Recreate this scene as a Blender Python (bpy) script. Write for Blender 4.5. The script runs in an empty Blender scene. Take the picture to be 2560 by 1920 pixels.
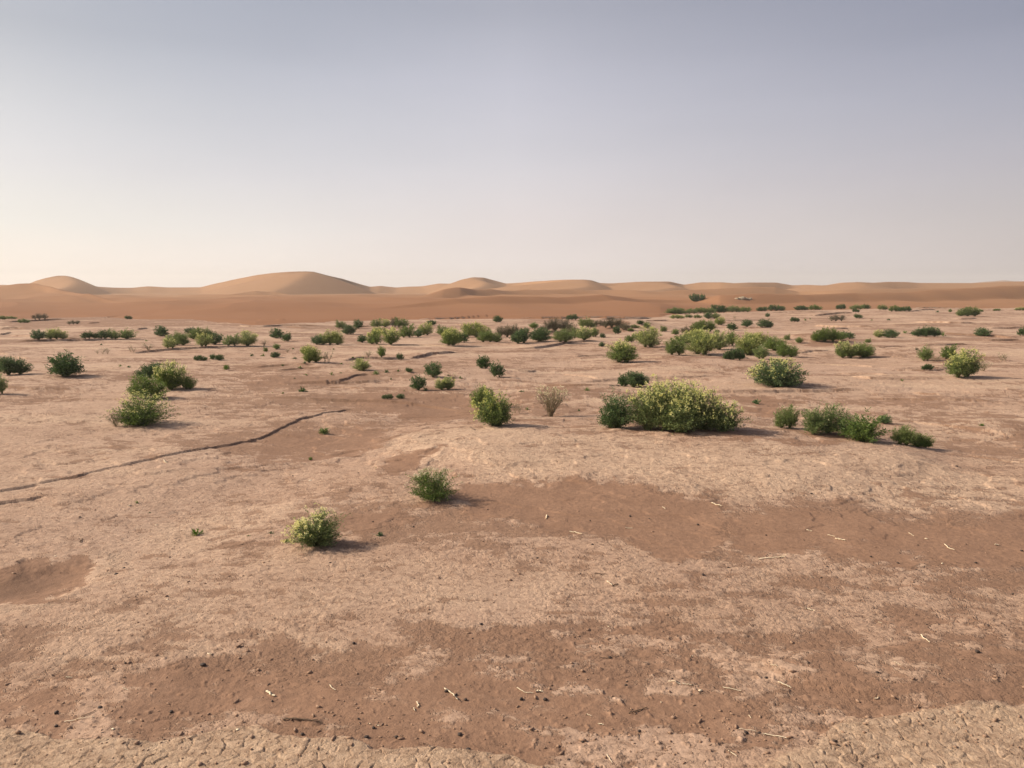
import bpy, math, random
import numpy as np
from mathutils import Vector

C = bpy.context.scene
COL = C.collection
R = math.radians

# ------------------------------------------------------------------ camera
FPX = 1920.0            # focal length in pixels of a 2560 px wide picture
HORIZON = 725.0         # pixel row of the true horizon
CAMH = 1.6
PITCH = math.atan((960.0 - HORIZON) / FPX)
cam = bpy.data.cameras.new('camera'); cam_o = bpy.data.objects.new('camera', cam); COL.objects.link(cam_o)
cam_o.location = (0, 0, CAMH); cam_o.rotation_euler = (math.pi / 2 - PITCH, 0, 0)
cam.sensor_width = 36; cam.lens = 36 * FPX / 2560.0; cam.clip_start = 0.05; cam.clip_end = 6000
C.camera = cam_o

# ------------------------------------------------------------------ exposure
EXPO = 0.60
C.view_settings.view_transform = 'Standard'; C.view_settings.look = 'None'
C.view_settings.gamma = 1; C.view_settings.use_curve_mapping = False
C.view_settings.exposure = EXPO

# ------------------------------------------------------------------ sun and sky
SUN_EL = R(33); SUN_AZ = R(-80)      # azimuth clockwise from +Y: the sun stands to the left
sun_dir = Vector((math.sin(SUN_AZ) * math.cos(SUN_EL), math.cos(SUN_AZ) * math.cos(SUN_EL), math.sin(SUN_EL)))
sl = bpy.data.lights.new('sun', 'SUN'); sl.energy = 4.2; sl.angle = R(1.2); sl.color = (1.0, 0.885, 0.74)
so = bpy.data.objects.new('sun', sl); COL.objects.link(so); so.location = (-30, 0, 30)
so.rotation_euler = (-sun_dir).to_track_quat('-Z', 'Y').to_euler()

def lin(c, e=EXPO):
    return tuple([(((v / 255 + 0.055) / 1.055) ** 2.4 if v > 10 else v / 255 / 12.92) / 2 ** e for v in c]) + (1,)

W = bpy.data.worlds.new('World'); C.world = W; W.use_nodes = True
nt = W.node_tree; nt.nodes.clear()
def wn(t, **k):
    n = nt.nodes.new(t)
    for a, b in k.items(): setattr(n, a, b)
    return n
def wl(a, b): nt.links.new(a, b)
wo = wn('ShaderNodeOutputWorld'); add = wn('ShaderNodeAddShader')
bg1 = wn('ShaderNodeBackground'); bg2 = wn('ShaderNodeBackground')
sky = wn('ShaderNodeTexSky', sky_type='NISHITA', sun_disc=False, sun_elevation=SUN_EL, sun_rotation=SUN_AZ,
         dust_density=6.0, air_density=1.0, ozone_density=1.0)
bg1.inputs['Strength'].default_value = 0.05
wl(sky.outputs[0], bg1.inputs['Color'])
# dusty air: a veil whose colour depends on direction (height above horizon, turn away from the sun)
tc = wn('ShaderNodeTexCoord'); sep = wn('ShaderNodeSeparateXYZ'); wl(tc.outputs['Generated'], sep.inputs[0])
def ramp(stops):
    r = wn('ShaderNodeValToRGB'); cr = r.color_ramp
    while len(cr.elements) < len(stops): cr.elements.new(0.5)
    for e, (p, c) in zip(cr.elements, stops): e.position = p; e.color = lin(c)
    wl(sep.outputs['Z'], r.inputs['Fac']); return r
# positions are the sine of the height angle
SKY_L = [(0.0, (238, 230, 222)), (0.025, (238, 230, 222)), (0.075, (204, 205, 206)), (0.135, (173, 172, 179)), (0.21, (135, 136, 141)), (0.275, (89, 94, 103)), (1.0, (96, 104, 128))]
SKY_R = [(0.0, (201, 192, 191)), (0.025, (201, 192, 191)), (0.075, (185, 176, 178)), (0.135, (166, 156, 162)), (0.21, (142, 135, 143)), (0.275, (116, 110, 118)), (1.0, (78, 86, 112))]
SKY_M = [(0.0, (234, 225, 224)), (0.03, (234, 225, 224)), (0.09, (210, 200, 202)), (0.16, (188, 181, 185)), (0.25, (173, 167, 173)), (0.326, (144, 139, 143)), (1.0, (90, 96, 122))]
rl = ramp(SKY_L); rm = ramp(SKY_M); rr = ramp(SKY_R)
def tmix(a, b, x0, x1):
    t = wn('ShaderNodeMapRange'); wl(sep.outputs['X'], t.inputs['Value']); t.inputs['From Min'].default_value = x0; t.inputs['From Max'].default_value = x1
    m = wn('ShaderNodeMix', data_type='RGBA'); wl(t.outputs[0], m.inputs['Factor']); wl(a, m.inputs[6]); wl(b, m.inputs[7]); return m.outputs[2]
veil = tmix(tmix(rl.outputs[0], rm.outputs[0], -0.55, 0.0), rr.outputs[0], 0.0, 0.55)
# the dust hangs a little unevenly
mp = wn('ShaderNodeMapping'); mp.inputs['Scale'].default_value = (1.2, 1.2, 5.0); wl(tc.outputs['Generated'], mp.inputs[0])
dn = wn('ShaderNodeTexNoise'); dn.inputs['Scale'].default_value = 2.2; dn.inputs['Detail'].default_value = 3; wl(mp.outputs[0], dn.inputs['Vector'])
dr = wn('ShaderNodeMapRange'); wl(dn.outputs['Fac'], dr.inputs['Value'])
for k_, v_ in zip(('From Min', 'From Max', 'To Min', 'To Max'), (.3, .7, .96, 1.04)): dr.inputs[k_].default_value = v_
wl(veil, bg2.inputs['Color']); wl(dr.outputs[0], bg2.inputs['Strength'])
wl(bg1.outputs[0], add.inputs[0]); wl(bg2.outputs[0], add.inputs[1]); wl(add.outputs[0], wo.inputs[0])

# ------------------------------------------------------------------ pixel <-> ground
def ray(u, v):
    xc = (u - 1280.0) / FPX; yc = -(v - 960.0) / FPX
    cp, sp = math.cos(PITCH), math.sin(PITCH)
    return np.stack([np.asarray(xc) + 0 * np.asarray(yc), cp + np.asarray(yc) * sp, -sp + np.asarray(yc) * cp], -1)
def flat(u, v, z=0.0):
    d = ray(float(u), float(v)); t = (z - CAMH) / min(d[2], -1e-4)
    return d[0] * t, d[1] * t
CROPS = {1: (0, 640), 2: (640, 640), 3: (1280, 640), 4: (1920, 640), 5: (0, 1100), 6: (640, 1100), 7: (1280, 1100), 8: (1920, 1100),
         'a': (0, 1500), 'b': (640, 1500), 'c': (1280, 1500), 'd': (1920, 1500), 0: None}
SC = 640 / 2212.0
def px(crop, x, y):
    if crop == 0: return x, y
    o = CROPS[crop]; return o[0] + x * SC, o[1] + y * SC
def poly(crop, pts): return np.array([flat(*px(crop, a, b)) for a, b in pts])

# ------------------------------------------------------------------ noise
_T = np.random.default_rng(12).random(65536).astype(np.float32); _GC = np.cos(_T * 6.2831853); _GS = np.sin(_T * 6.2831853)
def _idx(ix, iy, seed): return (((ix + seed * 37) & 255) << 8) | ((iy + seed * 91 + ((ix + seed) >> 8) * 13) & 255)
def _hash(ix, iy, seed): return _T[_idx(ix, iy, seed)]
def noise(x, y, seed=0):
    x = np.asarray(x); y = np.asarray(y)
    fxx = np.floor(x); fyy = np.floor(y); ix = fxx.astype(np.int32); iy = fyy.astype(np.int32); fx = (x - fxx).astype(np.float32); fy = (y - fyy).astype(np.float32)
    u = fx * fx * fx * (fx * (fx * 6 - 15) + 10); v = fy * fy * fy * (fy * (fy * 6 - 15) + 10)
    def g(a, b):
        k = _idx(ix + a, iy + b, seed); return _GC[k] * (fx - a) + _GS[k] * (fy - b)
    n0 = g(0, 0); n0 += (g(1, 0) - n0) * u; n1 = g(0, 1); n1 += (g(1, 1) - n1) * u
    return (n0 + (n1 - n0) * v) * 1.5
def fbm(x, y, oct=4, seed=0, gain=0.5):
    s = 0; a = 1; t = 0
    for i in range(oct):
        s = s + a * noise(x, y, seed + i * 17); t += a; a *= gain; x = x * 2.03 + 5.1; y = y * 2.03 - 3.7
    return s / t
def voro(x, y, seed=0):
    ix = np.floor(x).astype(np.int32); iy = np.floor(y).astype(np.int32)
    f1 = np.full(x.shape, 9.0); f2 = np.full(x.shape, 9.0); cid = np.zeros(x.shape); dx1 = np.zeros(x.shape); dy1 = np.zeros(x.shape)
    for a in (-1, 0, 1):
        for b in (-1, 0, 1):
            qx = ix + a + 0.1 + 0.8 * _hash(ix + a, iy + b, seed); qy = iy + b + 0.1 + 0.8 * _hash(ix + a, iy + b, seed + 7)
            d = np.hypot(x - qx, y - qy); m = d < f1
            f2 = np.where(m, f1, np.minimum(f2, d)); cid = np.where(m, _hash(ix + a, iy + b, seed + 3), cid)
            dx1 = np.where(m, x - qx, dx1); dy1 = np.where(m, y - qy, dy1); f1 = np.where(m, d, f1)
    return f1, f2, cid, dx1, dy1
def ss(a, b, x):
    t = np.clip((x - a) / (b - a), 0, 1); return t * t * (3 - 2 * t)

def seg_dist(P, x, y):
    """distance, side (+ = left of travel), arc fraction to a polyline"""
    best = np.full(x.shape, 1e9); side = np.zeros(x.shape); arc = np.zeros(x.shape)
    L = np.hypot(*(P[1:] - P[:-1]).T); cum = np.concatenate([[0], np.cumsum(L)]); tot = cum[-1]
    for i in range(len(P) - 1):
        ax, ay = P[i]; bx, by = P[i + 1]; ex, ey = bx - ax, by - ay
        t = np.clip(((x - ax) * ex + (y - ay) * ey) / max(ex * ex + ey * ey, 1e-9), 0, 1)
        dx = x - ax - t * ex; dy = y - ay - t * ey; d = np.hypot(dx, dy); m = d < best
        best = np.where(m, d, best); side = np.where(m, np.sign(ex * dy - ey * dx), side)
        arc = np.where(m, (cum[i] + t * L[i]) / tot, arc)
    return best, side, arc
def poly_sd(P, x, y):
    """signed distance to a closed polygon, + inside"""
    Q = np.vstack([P, P[:1]]); d, _, _ = seg_dist(Q, x, y)
    ins = np.zeros(x.shape, bool)
    for i in range(len(P)):
        ax, ay = Q[i]; bx, by = Q[i + 1]
        if ay == by: continue
        c = ((ay > y) != (by > y)) & (x < (bx - ax) * (y - ay) / (by - ay) + ax); ins ^= c
    return np.where(ins, d, -d)

# ------------------------------------------------------------------ ground features (traced on the plain)
def ledge(crop, pts, th):
    P = np.array([flat(*px(crop, a, b)) for a, b in pts])
    dep = P[:, 1].mean(); return (P, th / FPX * dep, dep)
LEDGES = [
 (np.array([flat(*px(5, a, b)) for a, b in [(-500, 520), (0, 445), (300, 390), (640, 320), (960, 250), (1340, 175), (1700, 100), (2080, 10)]] +
           [flat(*px(2, a, b)) for a, b in [(0, 1570), (250, 1450), (460, 1380), (700, 1330), (860, 1300)]]), 0.026, 7.0),
 ledge(5, [(-300, 600), (0, 545), (200, 515), (430, 470)], 12),
]
for c, pts, th in [
 (1, [(100, 757), (500, 748), (1000, 742)], 4), (1, [(1120, 857), (1450, 826), (1800, 806), (2212, 790)], 3), (1, [(1250, 922), (1450, 911), (1680, 905)], 5),
 (1, [(850, 529), (940, 526)], 2), (1, [(1270, 513), (1400, 508)], 2), (1, [(770, 596), (900, 590)], 2), (1, [(2050, 626), (2212, 632)], 2), (1, [(0, 708), (110, 690)], 3),
 (1, [(1180, 672), (1290, 662)], 3), (1, [(0, 636), (180, 628)], 2), (1, [(0, 890), (290, 905)], 3), (1, [(900, 545), (1060, 525)], 2),
 (2, [(0, 632), (250, 622), (550, 622)], 3), (2, [(540, 1115), (780, 1086), (900, 1040), (1060, 1045)], 8), (2, [(770, 935), (950, 912), (1300, 906)], 4),
 (2, [(1300, 902), (1500, 862), (1750, 842)], 4), (2, [(1040, 778), (1500, 782), (2000, 792)], 2.5), (2, [(1350, 556), (1700, 546), (2000, 527), (2212, 527)], 3),
 (2, [(0, 1236), (450, 1240), (900, 1246), (1300, 1246), (1850, 1297)], 3), (2, [(160, 1000), (420, 975), (700, 980)], 2),
 (3, [(0, 541), (550, 531), (1300, 521)], 3.5), (3, [(750, 541), (1230, 530)], 3), (3, [(0, 1003), (150, 1000), (215, 986)], 7), (3, [(0, 802), (250, 796), (500, 757), (800, 742)], 3.5),
 (3, [(1500, 1187), (1800, 1189), (2212, 1181), (2700, 1166), (3030, 1161), (3200, 1166)], 4), (3, [(1780, 557), (2212, 549)], 2), (3, [(1130, 572), (1400, 562)], 2),
 (3, [(420, 1015), (560, 1030), (760, 1070)], 5), (3, [(540, 870), (860, 858)], 2.5),
 (4, [(380, 522), (750, 511)], 3), (4, [(1180, 477), (1400, 463)], 2), (4, [(1200, 452), (2030, 444)], 2), (4, [(390, 600), (600, 617), (940, 622)], 3), (4, [(500, 637), (700, 631)], 3),
 (4, [(1350, 797), (1550, 792), (1770, 781)], 3.5), (4, [(450, 937), (700, 942), (940, 957)], 3), (4, [(700, 1049), (900, 1077), (1500, 1079)], 4), (4, [(1060, 870), (1190, 872)], 3),
 (4, [(1900, 637), (2212, 631)], 3), (4, [(1900, 742), (2212, 731)], 3), (4, [(0, 492), (600, 487)], 2), (4, [(1230, 1182), (1500, 1210)], 4),
 (4, [(1080, 1408), (1300, 1437), (1800, 1500), (2212, 1560)], 6), (4, [(1640, 545), (1800, 540)], 3),
 (8, [(1700, 105), (1950, 140), (2300, 190)], 5), (8, [(1480, 605), (1900, 615)], 6), (8, [(560, 545), (960, 545)], 8),
 ('b', [(230, 1050), (400, 1062), (575, 1085)], 12), ('a', [(650, 680), (900, 640), (1050, 625), (1220, 590)], 7), (7, [(-60, 300), (60, 360), (400, 372), (740, 405)], 8)]:
    LEDGES.append(ledge(c, pts, th))

def roughen(P, dep, seed):
    L = np.hypot(*(P[1:] - P[:-1]).T); cum = np.concatenate([[0], np.cumsum(L)]); st = 0.022 * dep; n = max(8, int(cum[-1] / st)); t = np.linspace(0, cum[-1], n)
    Q = np.stack([np.interp(t, cum, P[:, i]) for i in (0, 1)], -1); sm = np.hanning(9); sm /= sm.sum()
    if n > 12: Q[4:-4] = np.stack([np.convolve(Q[:, i], sm, 'valid') for i in (0, 1)], -1)
    T = np.gradient(Q, axis=0); T /= np.hypot(*T.T)[:, None] + 1e-9; N_ = np.stack([-T[:, 1], T[:, 0]], -1)
    o = 0.011 * dep * fbm(t / (0.30 * dep), t * 0 + seed * 1.7, 5, seed, .6) + 0.006 * dep * noise(t / (0.04 * dep), t * 0 + seed, seed + 3)
    return Q + N_ * o[:, None]
_rl = random.Random(77)
for _ in range(44):      # more low broken steps of crust across the plain
    v0 = 806 + 230 * _rl.random() ** 1.5; u0 = _rl.uniform(-250, 2750); w_ = _rl.uniform(60, 260) * (v0 - 700) / 160; dv = _rl.uniform(-.05, .05) * w_; bow = _rl.uniform(-5, 5)
    LEDGES.append(ledge(0, [(u0, v0), (u0 + w_ * .35, v0 + dv * .35 + bow * .6), (u0 + w_ * .7, v0 + dv * .7 + bow), (u0 + w_, v0 + dv)], _rl.uniform(1.6, 3.2)))
LEDGES = [(roughen(P, dep, 400 + i * 3), H, dep) for i, (P, H, dep) in enumerate(LEDGES)]
MOUND = np.array([flat(a, b) for a, b in [(925, 1112), (1000, 1082), (1100, 1050), (1300, 1042), (1600, 1040), (1900, 1050), (2150, 1080), (2350, 1140), (2400, 1185),
          (2250, 1225), (2000, 1240), (1750, 1232), (1600, 1215), (1450, 1205), (1330, 1200), (1200, 1190), (1080, 1165), (990, 1135)]])
HUMPS = [  # px, py, width px, height m
 (1580, 822, 190, 0.35), (1375, 838, 170, 0.25), (2025, 855, 170, 0.22), (1650, 812, 300, 0.12), (2220, 790, 260, 0.12), (1700, 905, 420, 0.10),
 (1100, 935, 420, 0.05), (1245, 1150, 240, 0.02), (2500, 1060, 260, 0.05), (2400, 880, 420, 0.10), (350, 930, 400, 0.04), (880, 905, 330, 0.05)]
PIT = np.array([flat(a, b) for a, b in [(-200, 1430), (0, 1408), (120, 1402), (240, 1404), (275, 1425), (230, 1452), (120, 1490), (0, 1505), (-200, 1520)]])
PL1 = np.array([flat(a, b) for a, b in [(-900, 1800), (0, 1814), (120, 1818), (250, 1842), (400, 1848), (520, 1836), (640, 1833), (690, 1852), (900, 1856), (960, 1868), (1040, 1866), (1160, 1872), (1250, 1884),
          (1340, 1898), (1400, 1925), (1600, 2100), (-900, 2500)]])
PL2 = np.array([flat(a, b) for a, b in [(1800, 2100), (1900, 1925), (1960, 1880), (2070, 1845), (2110, 1810), (2200, 1795), (2300, 1780), (2450, 1772), (2560, 1776), (3200, 1760), (3200, 2500), (1800, 2500)]])
PR3 = np.array([flat(a, b) for a, b in [(1880, 1650), (2000, 1628), (2190, 1618), (2290, 1606), (2400, 1602), (2470, 1612), (2560, 1632), (3000, 1700), (3000, 1770), (2400, 1765), (2150, 1740), (1950, 1690)]])
SAND = [([(1180, 1225), (1300, 1208), (1500, 1212), (1620, 1232), (1780, 1252), (1850, 1290), (1830, 1350), (1750, 1372), (1690, 1388), (1560, 1358), (1450, 1335), (1350, 1312), (1250, 1282), (1170, 1258)], 1.0),
 ([(935, 1142), (1000, 1128), (1160, 1136), (1195, 1145), (1100, 1160), (1060, 1180), (960, 1182), (925, 1162)], 1.1),
 ([(-200, 1425), (0, 1404), (120, 1398), (250, 1402), (285, 1425), (240, 1452), (200, 1480), (120, 1500), (0, 1514), (-200, 1530)], 1.35),
 ([(1030, 1258), (1110, 1258), (1100, 1300), (990, 1332), (900, 1318), (940, 1290)], 0.8),
 ([(1850, 1282), (2100, 1285), (2400, 1305), (2560, 1300), (2900, 1300), (2900, 1420), (2560, 1425), (2300, 1422), (2000, 1392), (1860, 1360)], 0.75),
 ([(760, 1062), (920, 1050), (950, 1088), (880, 1130), (760, 1142), (660, 1165), (540, 1165)], 0.7),
 ([(1300, 1065), (1480, 1078), (1640, 1088), (1800, 1105), (1960, 1125), (1960, 1142), (1780, 1115), (1600, 1100), (1420, 1090)], 0.9),
 ([(1820, 990), (1990, 985), (2020, 1030), (1900, 1050), (1840, 1030)], 0.9),
 ([(-900, 1660), (0, 1650), (400, 1655), (900, 1690), (1300, 1650), (1700, 1700), (2000, 1760), (2100, 1800), (1950, 1885), (1900, 1925), (1400, 1920), (1000, 1866), (640, 1833), (250, 1842), (0, 1814), (-900, 1800)], 0.62),
 ([(860, 990), (1100, 962), (1300, 990), (1390, 1000), (1250, 1030), (1100, 1052), (900, 1042)], 0.62),
 ([(1340, 955), (1440, 958), (1510, 985), (1440, 995), (1350, 985)], 0.8),
 ([(1990, 1095), (2130, 1090), (2180, 1115), (2050, 1128)], 0.9),
 ([(1480, 892), (1760, 905), (1700, 912), (1500, 905)], 0.7), ([(1790, 905), (2000, 900), (2000, 912), (1800, 915)], 0.8),
 ([(1980, 838), (2110, 832), (2150, 866), (1990, 866)], 1.0), ([(1480, 815), (1620, 815), (1640, 832), (1480, 838)], 1.0),
 ([(0, 818), (120, 790), (420, 786), (640, 806), (640, 818), (420, 822), (150, 822)], 0.8),
 ([(-900, 1600), (0, 1625), (500, 1645), (900, 1640), (1100, 1570), (1500, 1540), (1900, 1530), (2560, 1500), (3200, 1480), (3200, 2100), (-900, 2100)], 0.46),
 ([(1500, 1400), (1900, 1385), (2560, 1400), (3200, 1400), (3200, 1520), (2560, 1530), (1900, 1545), (1500, 1500)], 0.30),
 ([(1900, 1560), (2200, 1575), (2560, 1590), (2560, 1640), (2200, 1612), (1900, 1640), (1500, 1650), (1500, 1600)], 0.6),
 ([(2110, 1420), (2560, 1440), (2560, 1500), (2200, 1480)], 0.55), ([(500, 900), (700, 930), (900, 960), (700, 975), (520, 950)], 0.5)]
PALE = [([(1080, 1165), (925, 1112), (1000, 1085), (1250, 1090), (1700, 1130), (2200, 1150), (2560, 1200), (2560, 1285), (2200, 1262), (1900, 1250), (1700, 1235), (1500, 1210), (1250, 1205)], 0.8),
 ([(210, 1385), (330, 1390), (340, 1430), (250, 1470), (180, 1500), (0, 1560), (0, 1515), (130, 1503), (250, 1455), (285, 1425), (250, 1400)], 0.9),
 ([(380, 1300), (600, 1260), (900, 1250), (880, 1300), (640, 1350), (600, 1400), (350, 1350)], 0.55),
 ([(300, 1380), (900, 1370), (1400, 1420), (1500, 1500), (900, 1560), (300, 1640), (80, 1630), (300, 1500)], 0.35),
 ([(600, 1590), (850, 1590), (820, 1630), (600, 1625)], 0.7), ([(100, 1600), (520, 1610), (500, 1635), (90, 1630)], 0.7),
 ([(2200, 1040), (2560, 1000), (2560, 1100), (2300, 1110)], 0.5), ([(1900, 1620), (2560, 1640), (2560, 1700), (2300, 1690)], 0.35),
 ([(-100, 940), (300, 930), (840, 1000), (700, 1040), (300, 1150), (-100, 1215)], 0.25), ([(1300, 940), (2560, 950), (2560, 1000), (1400, 985)], 0.3)]
SANDP = [(np.array([flat(a, b) for a, b in p]), w) for p, w in SAND]
PALEP = [(np.array([flat(a, b) for a, b in p]), w) for p, w in PALE]
HUMPW = [(flat(a, b), w / FPX * flat(a, b)[1] / 2, h) for a, b, w, h in HUMPS]

def masks(x, y):
    r = np.hypot(x, y); sc = 0.05 + r * 0.02
    wx = x + sc * fbm(x / (sc * 6), y / (sc * 6), 5, 31, .62) * 4.0; wy = y + sc * fbm(x / (sc * 6), y / (sc * 6), 5, 57, .62) * 4.0
    def acc(L):
        m = np.zeros(x.shape)
        for P, w in L:
            lo = P.min(0) - 1.5 - 0.05 * P[:, 1].max(); hi = P.max(0) + 1.5 + 0.05 * P[:, 1].max()
            k = (x > lo[0]) & (x < hi[0]) & (y > lo[1]) & (y < hi[1])
            if not k.any(): continue
            sd = poly_sd(P, wx[k], wy[k]); e = 0.10 + 0.030 * r[k]
            m[k] = np.maximum(m[k], w * ss(-e, e, sd))
        return m
    sand = acc(SANDP); pale = acc(PALEP)
    pale = np.maximum(pale, 0.85 * ss(0.02, 0.40, fbm(x / 5.0, y / 1.1, 4, 95)) * ss(5.5, 9, r))
    back = 0.5 * ss(0.10, 0.45, fbm(x / 3.1, y / 3.1, 4, 91)) * ss(7, 12, r)
    sand = np.maximum(sand, back)
    pl = np.zeros(x.shape)
    k = r < 7
    if k.any():
        vx = x[k] * .7 + wx[k] * .3; vy = y[k] * .7 + wy[k] * .3; a = poly_sd(PL1, vx, vy); b = poly_sd(PL2, vx, vy); pl[k] = np.maximum(ss(-.02, .03, a), ss(-.03, .04, b))
    return sand * (1 - pl), pale, pl

def flakes(x, y, M, both=False):
    """where the thin pale flood crust is still in place (1) or broken away (0)"""
    sand, pale, pl = M; r = np.hypot(x, y)
    e = 1.5 * fbm(x / 0.30, y / 0.22, 6, 101, 0.72) + 0.9 * fbm(x / 2.3, y / 1.5, 3, 107) + 0.5 * fbm(x / 11, y / 7, 2, 109)
    e = e + 0.55 * pale + 0.9 * pl - 0.35 * sand - 0.75 * np.clip(sand, 0, 1.1) ** 3 + 0.10
    s_ = 0.03 + 0.004 * np.minimum(r, 30)
    hole = ss(0.16, 0.26, fbm(x / 0.075, y / 0.050, 4, 131, .6) + 0.25 * fbm(x / .9, y / .7, 2, 133)) * ss(16, 9, r) * (1 - 0.5 * pl)
    f = ss(-s_, s_, e) * (1 - 0.75 * hole)
    return (f, ss(-0.42, 0.38, e)) if both else f
def height(x, y, M=None, fine=True):
    x = np.asarray(x, float); y = np.asarray(y, float); r = np.hypot(x, y)
    h = 0.05 * fbm(x / 4.0, y / 4.0, 3, 3) * ss(1.5, 9, r) + 0.018 * fbm(x / 0.9, y / 0.9, 4, 8)
    h = h + 0.25 * fbm(x / 26, y / 14, 3, 12) * ss(10, 35, r)
    # macro terraces of thin flood crust
    q = fbm(x / 2.6, y / 1.8, 5, 44) * 5; f = q - np.floor(q)
    h = h + (np.floor(q) + ss(0.42, 0.5, f)) * 0.012 * ss(3, 8, r) * ss(22, 12, r)
    w = 0.012 + 0.0018 * r
    jx = x + w * fbm(x / (w * 9), y / (w * 9), 5, 61, .62) * 1.2; jy = y + w * fbm(x / (w * 9), y / (w * 9), 5, 77, .62) * 1.2
    for P, H, dep in LEDGES:
        plen = np.hypot(*(P[1:] - P[:-1]).T).sum(); Ld = min(0.05 * dep + 0.3, 0.3 * plen) if dep != 7.0 else 1.2; Hh = H * (0.5 if (dep < 11 or H / dep * FPX > 4.9) else 1.25) if dep != 7.0 else H * 0.66
        lo = P.min(0) - 4 * Ld; hi = P.max(0) + 4 * Ld
        k = (x > lo[0]) & (x < hi[0]) & (y > lo[1]) & (y < hi[1])
        if not k.any(): continue
        d, s, t = seg_dist(P, x[k], y[k]); sd = d * s
        tap = ss(0, 0.18, t) * ss(0, 0.18, 1 - t) if dep != 7.0 else ss(0, 0.05, 1 - t) * (0.85 + 0.2 * t)
        e = 0.0025 + 0.00015 * r[k]
        up = ss(-e, e, sd) * np.exp(-np.maximum(sd, 0) / Ld)
        dn = -0.10 * np.exp(-np.maximum(-sd, 0) / (Ld * 0.6)) * (sd < 0) * ss(0, e * 2, -sd)
        h[k] += Hh * tap * (up + dn * 1.0)
    sd = poly_sd(MOUND, x + 0.15 * fbm(x / 0.5, y / 0.5, 4, 5), y + 0.15 * fbm(x / 0.5, y / 0.5, 4, 6))
    h = h + 0.06 * ss(-0.35, 0.55, sd) + 0.03 * ss(0, 1.6, sd)
    for (cx, cy), wd, H in HUMPW:
        h = h + 1.25 * H * np.exp(-((x - cx) / wd) ** 2 - ((y - cy) / (wd * 0.8)) ** 2)
    h = h - 0.035 * ss(-0.10, 0.25, poly_sd(PIT, x + 0.16 * fbm(x / .3, y / .3, 4, 15), y + 0.16 * fbm(x / .3, y / .3, 4, 16)))
    h = h - 0.05 * np.exp(-(seg_dist(np.array([flat(400, 1330), flat(700, 1190), flat(900, 1080), flat(1150, 1010)]), x, y)[0] / 0.7) ** 2)
    if M is None: M = masks(x, y)
    sand, pale, pl = M
    flake = flakes(x, y, M)
    h = h + 0.014 * pl + 0.02 * ss(-0.03, 0.05, poly_sd(PR3, jx, jy))
    h = h - 0.012 * np.clip(sand, 0, 1)
    if fine:
        k = r < 26
        xx, yy, rr_ = x[k], y[k], r[k]; sa = np.clip(sand[k], 0, 1); p = pl[k]; crust = 1 - sa * 0.85
        fade = ss(26, 12, rr_)
        fk = flake[k]; rgh = 0.45 + 0.9 * ss(-0.25, 0.3, fbm(xx / 1.3, yy / 0.9, 3, 119))
        f1, f2, cid, ddx, ddy = voro((xx + 0.012 * noise(xx / 0.05, yy / 0.05, 9)) / 0.056, (yy + 0.012 * noise(xx / 0.05, yy / 0.05, 10)) / 0.044, 21)
        gap = ss(0.0, 0.12, f2 - f1); tilt = (cid - 0.5) * ddx * 0.5 + (cid * 7 % 1 - 0.5) * ddy * 0.9
        amp = np.maximum(p * (0.40 + 1.0 * ss(-.25, .25, fbm(xx / .17, yy / .12, 3, 141))), 0.75 * (1 - sa) * ss(-0.2, 0.2, fbm(xx / 0.6, yy / 0.6, 3, 33))) * ss(11, 6, rr_)
        d = fk * (0.0045 * fade + amp * (0.0045 * (gap - 1) + 0.003 * (cid - 0.5) * gap + 0.007 * tilt * gap))
        lump = fbm(xx / 0.11, yy / 0.11, 4, 71, 0.65)
        d = d + 0.0042 * lump * rgh * (1 - 0.5 * sa) * (1 - 0.5 * p) + 0.008 * rgh * np.maximum(fbm(xx / 0.05, yy / 0.05, 3, 72, .6) - 0.22, 0) * (1 + 0.8 * ss(4.2, 3.0, yy))
        d = d + 0.008 * np.maximum(lump, 0) * ss(0.0, 0.35, pale[k]) * ss(1.0, 0.0, np.abs(poly_sd(MOUND, xx, yy)))
        h[k] += d
    return h

def ground_at(u, v):
    """the point of the plain seen at pixel u, v"""
    d = ray(float(u), float(v)); x0, y0 = flat(u, max(v, HORIZON + 14))
    t = np.linspace(0.75, 1.35, 240) * y0 / d[1]
    X = d[0] * t; Y = d[1] * t; Z = CAMH + d[2] * t; H = height(X, Y, fine=False)
    k = np.nonzero(Z <= H)[0]; i = k[0] if len(k) else len(t) - 1
    return float(X[i]), float(Y[i]), float(H[i])

# ------------------------------------------------------------------ mesh helpers
def mesh_np(name, V, F, mats=(), smooth=False):
    me = bpy.data.meshes.new(name); V = np.asarray(V, np.float32); F = np.asarray(F, np.int32)
    n = F.shape[1]; me.vertices.add(len(V)); me.vertices.foreach_set('co', V.ravel())
    me.loops.add(F.size); me.loops.foreach_set('vertex_index', F.ravel())
    me.polygons.add(len(F)); me.polygons.foreach_set('loop_start', np.arange(0, F.size, n, dtype=np.int32))
    me.polygons.foreach_set('loop_total', np.full(len(F), n, np.int32))
    if smooth: me.polygons.foreach_set('use_smooth', np.ones(len(F), bool))
    for m in mats: me.materials.append(m)
    me.update(calc_edges=True); return me
def link(name, me, parent=None, **props):
    o = bpy.data.objects.new(name, me); COL.objects.link(o)
    if parent: o.parent = parent
    for k, v in props.items(): o[k] = v
    return o

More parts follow.
